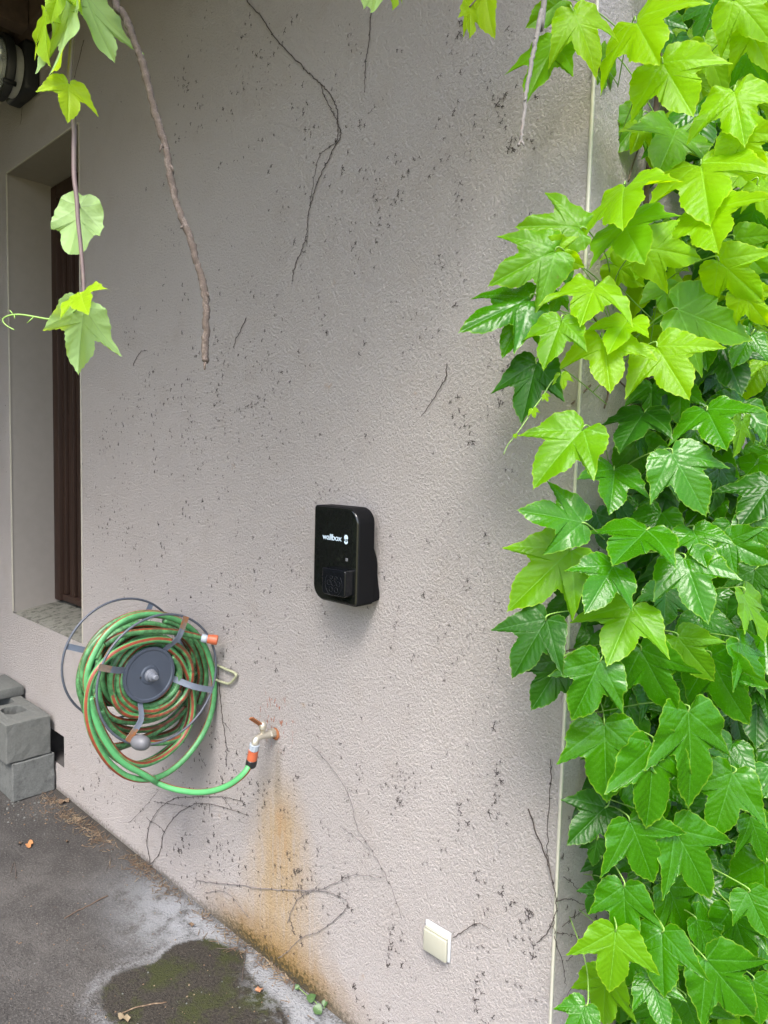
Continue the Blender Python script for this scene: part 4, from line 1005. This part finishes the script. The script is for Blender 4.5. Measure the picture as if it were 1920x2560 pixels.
# ------------------------------------------------------------------ hanging shoots
def hang_leaf(T, f, sc, b0, t0, w_, depth, seed, back=False, simple_shape=False, curled=True, root=None):
    b0, t0 = f(*b0), f(*t0)
    m, base, y, n, s = leaf_matrix(b0, t0, w_ / sc, depth, seed, flip=back, up=.25)
    me = leaf_mesh('leaf', seed, fold=.35 if curled else .15, droop=.4, curl=.5, ripple=1.1, simple_shape=simple_shape); me.materials.append(M['shootleaf'])
    o = bpy.data.objects.new('leaf', me); C.objects.link(o); o.matrix_world = m; o.parent = T
    if root is not None:
        pm = MB().tube(catmull([base + y * s * .02, base.lerp(root, .5) + n * .004, root], 4), .0015, 6).mesh('petiole'); pm.materials.append(M['shoot'])
        q = link('petiole', pm, None, o); q.matrix_parent_inverse = m.inverted()
    return o
def build_hanging():
    dp = 1.25
    T = thing('hanging_shoot', 'long thin purplish shoot with pale green leaves hanging before the window', 'hanging vine')
    pts = [(470, 0), (452, 70), (440, 130), (428, 230), (420, 330), (412, 470), (425, 580), (432, 660), (440, 780), (438, 900), (440, 1050), (455, 1180), (462, 1300), (475, 1420), (485, 1530), (494, 1640), (498, 1740), (505, 1800)]
    P = [D(*Z1(*q), dp) for q in pts]
    up = [P[0] + Vector((.0, .02, .9)), P[0] + Vector((.02, .0, .45)), P[0] + Vector((.006, 0, .12))]
    MB().tube(catmull(up + P, 6), lambda t: .0030 + .0014 * math.sin(3.1 * t), 8).build('stem', M['shoot'], T)
    at = lambda x, y: D(*Z1(x, y), dp)
    hang_leaf(T, Z1, 2.37, (395, -60), (400, 462), 205, dp - .02, 31, back=True, curled=False, root=at(462, 20))
    hang_leaf(T, Z1, 2.37, (275, 60), (252, 355), 70, dp + .01, 32, root=at(455, 60))
    hang_leaf(T, Z1, 2.37, (510, -60), (612, 355), 160, dp + .02, 33, back=True, curled=False, root=at(462, 20))
    hang_leaf(T, Z1, 2.37, (380, -120), (300, 78), 190, dp - .05, 34, root=at(468, -40))
    hang_leaf(T, Z1, 2.37, (408, 488), (408, 685), 250, dp - .03, 35, root=at(412, 470))
    hang_leaf(T, Z1, 2.37, (474, 1225), (425, 1525), 195, dp + .035, 36, back=True, simple_shape=True, root=at(455, 1180))
    hang_leaf(T, Z1, 2.37, (480, 1740), (490, 1815), 300, dp - .03, 37, root=at(500, 1770))
    hang_leaf(T, Z1, 2.37, (500, 1825), (440, 2175), 300, dp + .015, 38, back=True, curled=False, root=at(505, 1800))
    Q = [at(*q) for q in ((500, 1795), (430, 1850), (360, 1893), (280, 1890), (200, 1876), (120, 1864), (60, 1868), (22, 1885), (18, 1905), (40, 1930), (85, 1955))]
    td = MB().tube(catmull(Q, 6), lambda t: .0021 - .0011 * t, 8)
    for a, b_ in (((200, 1878), (160, 1915)), ((80, 1866), (58, 1838)), ((290, 1890), (305, 1868)), ((85, 1868), (88, 1890))):
        td.tube([at(*a), at(*b_)], [.0012, .0008], 6)
    td.build('tendril', M['petiole'], T)

    T2 = thing('bare_vine_stem', 'thick bare brown woody stem dangling in front of the wall with a cut end', 'vine stem')
    pts = [(685, 0), (715, 60), (745, 110), (775, 190), (805, 270), (835, 350), (860, 440), (885, 540), (910, 640), (940, 740), (975, 840), (990, 900), (1000, 980), (1020, 1090), (1045, 1200), (1085, 1310), (1125, 1400), (1150, 1500), (1180, 1590), (1205, 1690), (1218, 1780), (1220, 1880), (1220, 1980), (1215, 2060), (1213, 2145)]
    P = [D(*Z1(*q), 1.30) for q in pts]
    P = [P[0] + Vector((-.18, .0, .75)), P[0] + Vector((-.07, 0, .25))] + P
    P = jitter(catmull(P, 5), .0008, 4); rr = random.Random(8); n = len(P)
    MB().tube(P, [(.0066 + .0004 * math.sin(i * .37) + rr.uniform(-.0004, .0004)) * (1.14 if i in (9, 22, 37, 41, 58, 77, 93, 118) else 1) for i in range(n)], 14).build('stem', M['bark'], T2)
    for q, d in (((1015, 985), (14, 30)), ((1228, 1735), (10, 20)), ((708, 80), (-18, -25)), ((1085, 1340), (-14, 12)), ((960, 860), (-14, 40)), ((1215, 2150), (-3, 40))):
        a = D(*Z1(*q), 1.296); b_ = D(*Z1(q[0] + d[0], q[1] + d[1]), 1.29); MB().tube([a, b_], [.0032, .0014], 7).build('stub', M['bark'], T2)

    T3 = thing('dangling_twig', 'slender grey leafless twig dangling beside the upper ivy leaves', 'twig')
    pts = [(500, -10), (485, 60), (470, 140), (455, 210), (440, 280), (428, 360), (412, 440), (402, 520), (394, 600), (385, 670), (378, 720), (364, 756)]
    P = [D(*ZA(*q), 1.25) for q in pts]; P = [P[0] + Vector((.03, 0, .6))] + P
    P = jitter(catmull(P, 5), .0006, 6)
    MB().tube(P, lambda t: .0050 - .0026 * max(0, t - .1), 10).build('stem', M['greybark'], T3)
    for q, d in (((384, 735), (12, 22)), ((458, 200), (-10, -8)), ((404, 510), (-8, 10))):
        MB().tube([D(*ZA(*q), 1.248), D(*ZA(q[0] + d[0], q[1] + d[1]), 1.245)], [.0022, .001], 6).build('stub', M['greybark'], T3)

    T4 = thing('hanging_leaf', 'single pale rounded leaf hanging at the top edge above the dead stems', 'leaf')
    hang_leaf(T4, Z8, 2.37, (960, -190), (965, 118), 230, 1.3, 51, back=True, simple_shape=True, curled=False, root=D(*Z8(975, -330), 1.3))
    hang_leaf(T4, Z8, 2.37, (1060, -100), (1062, 35), 80, 1.31, 52, root=D(*Z8(975, -330), 1.3))
    T5 = thing('hanging_leaf', 'darker lobed leaf hanging at the top edge beside the grey twig', 'leaf')
    hang_leaf(T5, Z8, 2.37, (1590, -120), (1612, 180), 150, 1.42, 53, root=D(*Z8(1610, -330), 1.42))
    hang_leaf(T5, Z8, 2.37, (1500, 40), (1518, 200), 60, 1.42, 54, root=D(*Z8(1590, -60), 1.42))
build_hanging()

# ------------------------------------------------------------------ dead stems left on the wall
def wp(f, pts, y=-.004):
    out = []
    for q in pts:
        p = W(*f(*q), y)
        if p.x > -.004: p = XP(*f(*q), .005)
        out.append(p)
    return out
def suckers(b, P, r, dens=.05, size=.010):
    L = 0
    for i in range(len(P) - 1):
        L += (P[i + 1] - P[i]).length
        if L > dens * r.uniform(.5, 1.4):
            L = 0; star(b, P[i], r, size * r.uniform(.4, .85), (P[i + 1] - P[i]).normalized(), side=P[i].x > -.002)
def star(b, c, r, size, along=None, side=False):
    n = r.randint(3, 6); a0 = r.uniform(0, 6.28)
    for k in range(n):
        a = a0 + k * 6.28 / n + r.uniform(-.6, .6); l = size * r.uniform(.35, 1.0)
        dx, dz = math.cos(a), math.sin(a) * 1.15; bend = r.uniform(-.5, .5)
        def pt(u, v, h): return Vector((c.x + u, min(c.y, -.0004) - h, c.z + v)) if not side else Vector((c.x + h, c.y + u, c.z + v))
        p0 = pt(0, 0, .0012); p1 = pt(dx * l * .55, dz * l * .55, .0022); p2 = pt((dx - dz * bend) * l, (dz + dx * bend) * l, .0004)
        w_ = size * r.uniform(.05, .09)
        b.tube([p0, p1, p2], [w_ * 1.3, w_, w_ * .8], 4, cap=False)
        if r.random() < .6: b.tube([pt((dx - dz * bend) * l - w_ * 1.3, (dz + dx * bend) * l, .0006), pt((dx - dz * bend) * l + w_ * 1.3, (dz + dx * bend) * l + w_, .0006)], w_ * 1.5, 4)
def dead(label, strands, f, rad=.0016, mat='dead', seed=0, dens=.045, size=.009, conv=None):
    T = thing('dead_vine_stem', label, 'dead stem', 'dead vine stems left on the wall'); r = random.Random(seed)
    for k, pts in enumerate(strands):
        P = jitter(catmull(wp(f, pts), 6), .0012, seed + k); 
        for p in P:
            if p.x < -.004: p.y = min(p.y, -.0028)
        rk = rad if k == 0 else rad * .7
        b = MB().tube(P, lambda t: rk * .66 * (1 - .45 * t), 6); nf = len(b.f)
        suckers(b, P, r, dens, size)
        b.mi = [0] * nf + [1] * (len(b.f) - nf); b.build('strand', [M[mat], M['mark']], T, fix=False)
    return T
dead('long dark dead stem curving down the wall from the top edge', [[(180, 0), (270, 105), (335, 205), (420, 300), (500, 380), (570, 450), (625, 500), (665, 545), (700, 605), (718, 660), (722, 720), (737, 780), (735, 820), (700, 870), (665, 950), (620, 1030), (590, 1110), (565, 1200), (545, 1290), (540, 1370), (530, 1420), (505, 1490), (470, 1570), (455, 1640), (455, 1670)], [(625, 500), (640, 560), (680, 640), (718, 715), (722, 800), (715, 835), (660, 880), (620, 915), (595, 980), (575, 1100), (555, 1220)], [(530, 1420), (543, 1460)]], Z8, .0026, seed=1)
dead('short straight dead stem below the pale rounded leaf at the top', [[(918, 60), (910, 230), (890, 340), (885, 460), (880, 545)]], Z8, .0022, seed=2)
dead('small bent dead stem right of the bare brown vine end', [[(178, 1880), (150, 1950), (115, 2020), (108, 2065)]], Z8, .0022, seed=3)
dead('curved dead twig above and right of the charger', [[(965, 785), (962, 815), (950, 840), (930, 870), (910, 900)]], DP, .0019, seed=4, dens=.06)
dead('pale wavy dead stem running down from right of the tap', [[(675, 1610), (710, 1650), (745, 1700), (762, 1745), (772, 1790), (800, 1830), (830, 1885), (850, 1930), (868, 1985)], [(735, 1785), (765, 1806), (800, 1840)]], DP, .0022, 'deadpale', seed=5)
dead('pale forked dead stem across the rust run near the ground', [[(850, 520), (920, 530), (1060, 545), (1200, 562), (1380, 565), (1450, 580), (1505, 622), (1450, 690), (1380, 740), (1300, 770), (1240, 830), (1200, 855)], [(1300, 572), (1380, 560), (1450, 530), (1540, 495), (1659, 510)], [(1240, 705), (1280, 610), (1330, 575), (1360, 560), (1385, 522)], [(885, 575), (960, 565), (1010, 600), (1050, 650), (1075, 680)], [(850, 520), (845, 545)]], Z4, .0024, 'deadpale', seed=6)
dead('thin arching dead stem under the hose, nearer the blocks', [[(650, 450), (635, 350), (650, 270), (700, 200), (760, 165), (850, 160), (960, 160), (1045, 180)], [(630, 250), (690, 290), (715, 320)], [(555, 272), (620, 210), (685, 130)], [(960, 160), (980, 185), (1000, 210)]], Z4, .0019, seed=7)
dead('arching dead stem under the hose ending beside the rust run', [[(652, 448), (690, 400), (710, 310), (760, 240), (830, 195), (900, 190), (1000, 215), (1075, 240)], [(665, 180), (740, 190), (830, 205)], [(905, 190), (905, 230)]], Z4, .0019, seed=8)
dead('dark knotty dead stem hanging behind the hose reel', [[(1255, 620), (1265, 740), (1275, 870), (1295, 1000), (1305, 1100), (1303, 1190)], [(1285, 930), (1310, 960), (1330, 990)]], Z2, .0022, seed=9, dens=.03)
dead('forked dead stem beside the corner strip near the ground', [[(625, 210), (660, 320), (710, 450), (735, 560), (745, 630), (735, 680), (700, 750), (660, 790)], [(722, 0), (718, 130), (705, 350), (712, 450), (735, 560)], [(735, 690), (733, 750)]], ZC, .0024, seed=10)
dead('thin dead twig springing from the right side of the cream socket', [[(298, 768), (350, 735), (405, 705), (455, 730)]], ZC, .0016, 'dead', seed=11, dens=.05, size=.006)
dead('tangled dead stems on the side wall at the foot of the ivy', [[(745, 612), (790, 600), (820, 605), (870, 625)], [(775, 505), (815, 535), (850, 580)], [(745, 745), (800, 755), (850, 765)], [(735, 760), (770, 870), (790, 975)], [(770, 720), (820, 680), (870, 640)], [(790, 870), (840, 820), (880, 780)], [(760, 1060), (820, 980), (860, 930)]], ZC, .0020, seed=12)
dead('faint thin dead stem beside the wall lamp', [[(497, 235), (470, 340), (440, 470)], [(135, 590), (128, 670), (120, 740)]], Z1, .0018, seed=13, dens=.08)
dead('little crooked dead stem left of the bare vine tip', [[(790, 2165), (815, 2110), (840, 2080), (875, 2078)]], Z1, .0020, seed=14, dens=.04)

# ------------------------------------------------------------------ dried sucker feet all over the wall
def build_marks():
    r = random.Random(21); b = MB()
    ell = []
    def region(x0, y0, x1, y1, n, s0, s1, chain=.55):
        k = 0
        while k < n:
            x, y = r.uniform(x0, x1), r.uniform(y0, y1); big = r.choice((.6, .8, 1.0, 1.25))
            m = r.randint(3, 9) if r.random() < chain else r.randint(1, 2)
            a = r.uniform(1.0, 2.3)
            for j in range(m):
                if not (x0 - 30 < x < x1 + 30 and y0 - 30 < y < y1 + 30): break
                if r.random() < .8: ell.append((x + r.gauss(0, 3), y + r.gauss(0, 3), r.uniform(s0, s1) * big)); k += 1
                if r.random() < .35: ell.append((x + r.uniform(6, 14), y + r.uniform(-4, 4), r.uniform(s0, s1) * big * .8)); k += 1
                a += r.gauss(0, .18); st = r.uniform(9, 26); x += math.cos(a) * st; y += math.sin(a) * st
    region(200, 700, 640, 1270, 645, .0048, .0105)
    region(190, 1200, 640, 1720, 300, .006, .012)
    region(330, 1640, 700, 2060, 285, .006, .013)
    region(640, 1600, 1080, 1960, 140, .005, .012, .25)
    region(700, 1960, 1180, 2200, 90, .006, .014)
    region(350, 0, 1220, 760, 520, .004, .0105, .3)
    region(200, 0, 560, 700, 60, .004, .010)
    region(620, 760, 1150, 1260, 150, .004, .009, .25)
    region(660, 1250, 1080, 1640, 105, .005, .010, .25)
    region(130, 1560, 300, 1760, 60, .005, .010)
    region(560, 1620, 1160, 1700, 25, .006, .012)
    region(0, 400, 20, 1300, 10, .004, .008)
    for pts in ([(420, 60), (370, 330), (350, 700)], [(600, 330), (590, 520), (600, 720), (560, 840)], [(900, 340), (830, 460), (800, 520)], [(1000, 160), (960, 320), (940, 420)], [(960, 540), (940, 700), (960, 840)], [(750, 330), (690, 640), (580, 700)], [(480, 620), (440, 760), (400, 900)], [(1230, 30), (1180, 130), (1060, 240), (960, 320)]):
        for i in range(len(pts) - 1):
            (xa, ya), (xb, yb) = pts[i], pts[i + 1]; L = math.hypot(xb - xa, yb - ya); n = int(L / 20)
            for k in range(n):
                if r.random() < .55: t = k / n; ell.append((xa + (xb - xa) * t + r.gauss(0, 6), ya + (yb - ya) * t + r.gauss(0, 6), r.uniform(.004, .010)))
    for x, y, s in ell:
        p = W(x * 1.15732, y * 1.15732, 0)
        if p.x > -.01 or p.z < .03: continue
        if WX0 - .01 < p.x < WX1 + .01 and WZ0 < p.z < WZ1 + .01: continue
        if VX0 - .01 < p.x < VX1 + .01 and VZ0 < p.z < VZ1: continue
        star(b, Vector((p.x, -.0004, p.z)), r, s * .80)
    for k in range(70):
        p = Vector((0.0005, r.uniform(.02, .5), r.uniform(.3, 2.3))); star(b, p, r, r.uniform(.004, .010), side=True)
    o = b.build('dried_suckers', M['mark'], None, smooth=False, fix=False)
    tag(o, 'countless small black dried creeper feet stuck to the pale wall', 'creeper remains', kind='stuff')
build_marks()

# ------------------------------------------------------------------ ground litter
def build_litter():
    r = random.Random(31)
    def crisp(name, label, cx, cy, L, mat, seed, cat='dry leaf'):
        rr = random.Random(seed); c = G(cx, cy); n = 18; a0 = rr.uniform(0, 6.28); b = MB(); vs = [c + Vector((0, 0, .006))]
        for k in range(n):
            a = 6.28 * k / n; q = L * (.55 + .25 * math.sin(2 * a) + rr.uniform(-.13, .13)); vs.append(c + Vector((q * math.cos(a + a0), q * .7 * math.sin(a + a0), .004 + .012 * abs(math.sin(a * 1.5 + seed)))))
        b.add(vs, [(0, k + 1, (k + 1) % n + 1) for k in range(n)]); o = b.build(name, mat, None, fix=False); tag(o, label, cat)
    crisp('dry_leaf', 'curled orange dry leaf lying alone on the concrete at the left', *Z4(128, 372), .038, M['dryleaf'], 3)
    crisp('dry_leaf', 'brown dead leaf against the wall foot beside the blocks', *Z4(278, 185), .045, M['litter'], 5)
    crisp('dry_leaf', 'dark crumpled leaf scrap beside the orange dry leaf', *Z4(88, 367), .022, M['litter'], 8)
    crisp('dry_leaf', 'small dark leaf scrap on the concrete right of the orange leaf', *Z4(288, 360), .018, M['litter'], 9)
    crisp('dry_leaf', 'brown leaf crumb on the pale bloom above the mossy patch', *Z4(828, 722), .024, M['litter'], 12)
    crisp('wood_chip', 'reddish brown bark chip on the mossy patch', *Z4(1116, 1005), .026, M['chip'], 14, 'wood chip')
    crisp('wood_chip', 'tan bark strip at the bottom edge of the mossy patch', *Z4(535, 1125), .030, M['straw'], 15, 'wood chip')
    def stick(label, pts, rad, mat):
        P = [G(*Z4(*q)) + Vector((0, 0, rad + .001)) for q in pts]
        o = MB().tube(jitter(catmull(P, 4), .001, len(pts)), rad, 6).build('twig', mat, None); tag(o, label, 'twig')
    stick('long straight reddish twig lying on the open concrete', [(278, 688), (340, 652), (400, 622), (466, 590)], .0026, M['woody'])
    stick('short dark twig on the concrete at the far left', [(45, 490), (60, 445), (68, 480), (68, 518)], .0016, M['dead'])
    stick('dark bent twig on the concrete near the litter', [(470, 415), (478, 440), (462, 470)], .0016, M['dead'])
    stick('long dark stem lying across the mossy patch', [(520, 1100), (600, 1068), (720, 1050)], .0022, M['litter'])
    stick('thin dark twig crossing the moss below the rust run', [(1062, 815), (1055, 880), (1045, 960)], .0016, M['dead'])
    stick('thin dark twig lying flat at the upper edge of the moss', [(935, 815), (985, 818), (1030, 820)], .0014, M['dead'])
    # crumbs and straw along the foot of the wall: nobody could count them
    b = MB(); mi = []
    foot = [(250, 175, 1.0), (330, 240, 1.4), (400, 285, .9), (450, 330, 1.3), (610, 430, 1.0), (650, 470, .7), (740, 545, .9), (900, 660, .5), (1050, 780, .8), (1200, 880, .7), (1300, 960, .5)]
    for fx, fy, d in foot:
        c = G(*Z4(fx, fy)); 
        for k in range(int(80 * d)):
            p = c + Vector((r.gauss(0, .06), -abs(r.gauss(0, .035)), 0)); p.y = min(p.y, -.006); a = r.uniform(0, 6.28); l = r.uniform(.006, .035)
            b.tube([p + Vector((0, 0, .002)), p + Vector((math.cos(a) * l, min(math.sin(a) * l, -p.y - .004), .002 + r.uniform(0, .012)))], r.uniform(.0006, .0016), 4, mi=0 if r.random() < .75 else 1)
    for k in range(260):
        p = G(*Z4(r.uniform(0, 1250), r.uniform(130, 1141))) 
        if p.y > -.01: continue
        s = r.uniform(.0012, .0035)
        b.lathe(p, (r.uniform(-.3, .3), r.uniform(-.3, .3), 1), [(0, s), (s * .6, s * .9), (s, s * .3)], 5, mi=2 if r.random() < .35 else 0)
    for k in range(60):
        p = G(*Z4(r.uniform(0, 260), r.uniform(170, 280))); s = r.uniform(.002, .006)
        b.lathe(p, (0, 0, 1), [(0, s), (s * .6, s * .9), (s, s * .3)], 5, mi=2 if r.random() < .5 else 0)
    o = b.build('ground_litter', [M['litter'], M['straw'], M['block']], None, smooth=False, fix=False)
    tag(o, 'crumbs, straw and grit scattered along the foot of the wall', 'litter', kind='stuff')
    # little weed at the foot of the wall
    T = thing('weed', 'small round leaved green weed growing at the foot of the wall', 'weed')
    c = G(*Z4(1400, 1075)); c.y = min(c.y, -.006)
    spots = [((1347, 1030), .016), ((1375, 1078), .017), ((1405, 1048), .011), ((1285, 980), .009)]
    wm = simple('weed_leaf', (.04, .085, .025), .5, vary=.35, scale=60, bump=.1)
    for (zx, zy), s in spots:
        p = G(*Z4(zx, zy), .018); b = MB(); n = 14; nrm = (Vector((.3, -.5, .9)) + Vector((r.uniform(-.3, .3), r.uniform(-.3, .3), 0))).normalized(); e1 = nrm.orthogonal().normalized(); e2 = nrm.cross(e1)
        a0 = r.uniform(0, 6.28); vs = [p] + [p + (e1 * math.cos(6.28 * k / n + a0) + e2 * math.sin(6.28 * k / n + a0)) * s * (.72 + .30 * abs(math.sin(3.14 * k / n)) + .07 * math.cos(5 * 6.28 * k / n)) + nrm * (.003 + .004 * math.sin(2 * 6.28 * k / n)) for k in range(n)]
        b.add(vs, [(0, k + 1, (k + 1) % n + 1) for k in range(n)]); o = b.build('leaf', wm, T, fix=False)
        MB().tube(catmull([p, p.lerp(c, .5) + Vector((0, 0, -.004)), Vector((c.x + (p.x - c.x) * .6, min(p.y, c.y), .001))], 4), .0009, 5).build('stalk', M['petiole'], o)
build_litter()

# ------------------------------------------------------------------ garden behind the camera (mirrored in the charger) and unseen plants added for shade
def build_hedge(name, label, x0, x1, y0, y1, h, n, seed):
    r = random.Random(seed); vs, fs = [], []
    def bump(x, z): return .35 * mnoise.noise(Vector((x * .7, z * .7, seed)))
    for k in range(n):
        x, z = r.uniform(x0, x1), r.uniform(.05, h) ; z *= 1 - .25 * abs(mnoise.noise(Vector((x * .5, 3, seed)))); y = r.uniform(y0, y1) + bump(x, z); s = r.uniform(.06, .13)
        a = Vector((r.gauss(0, 1), r.gauss(0, 1), r.gauss(0, 1))).normalized(); e = a.orthogonal().normalized(); f = a.cross(e); o = len(vs); p = Vector((x, y, z))
        vs += [p + e * s, p + f * s * .6, p - e * s, p - f * s * .6]; fs.append((o, o + 1, o + 2, o + 3))
    T = thing(name, label, 'hedge')
    me = bpy.data.meshes.new('foliage'); me.from_pydata(vs, [], fs); me.update(); link('foliage', me, M['hedgeleaf'], T, False)
    for k in range(6):
        x = x0 + (x1 - x0) * (k + .5) / 6; MB().tube([(x, (y0 + y1) / 2, 0), (x + .1, (y0 + y1) / 2, h * .5), (x - .1, (y0 + y1) / 2, h * .85)], [.09, .06, .02], 8).build('trunk', M['woody'], T)
build_hedge('hedge', 'tall dense dark green hedge across the yard from the house', -11, -2.2, -6.4, -5.4, 3.6, 12000, 4)

def build_shade_fringe():  # unseen leaf curtain, added to darken the upper wall
    r = random.Random(77); vs, fs = [], []
    T = thing('shade_ivy', 'unseen ivy curtain added along the eave edge to shade the upper wall', 'climbing plant')
    for k in range(800):
        x = r.uniform(-7.5, .30); low = 3.1 + .35 * mnoise.noise(Vector((x * 1.3, 0, 4))) + .12 * mnoise.noise(Vector((x * 6, 0, 9)))
        if x > -1.6: low = max(low, 3.2)
        z = r.uniform(low, 3.9); y = -EDEP - .04 + r.gauss(0, .07) ; s = r.uniform(.04, .075)
        a = Vector((r.gauss(0, .5), -1, r.gauss(.3, .5))).normalized(); e = Vector((r.gauss(0, .5), r.gauss(0, .3), -1)); e = (e - a * e.dot(a)).normalized(); f = a.cross(e); o = len(vs); p = Vector((x, y, z))
        vs += [p - e * s * .6, p + f * s * .85 - e * s * .3, p + f * s * .7 + e * s * .35, p + e * s, p - f * s * .7 + e * s * .35, p - f * s * .85 - e * s * .3]; fs.append(tuple(range(o, o + 6)))
    me = bpy.data.meshes.new('foliage'); me.from_pydata(vs, [], fs); me.update(); tag(link('foliage', me, M['hedgeleaf'], T, False), kind='stuff')
build_shade_fringe()
build_hedge('hedge', 'tall dark leafy screen of shrubs left of the yard, heightened to shade the wall', -10.0, -2.4, -4.0, -2.9, 7.5, 30000, 9)  # height and nearness chosen to cut sky light on the wall's left
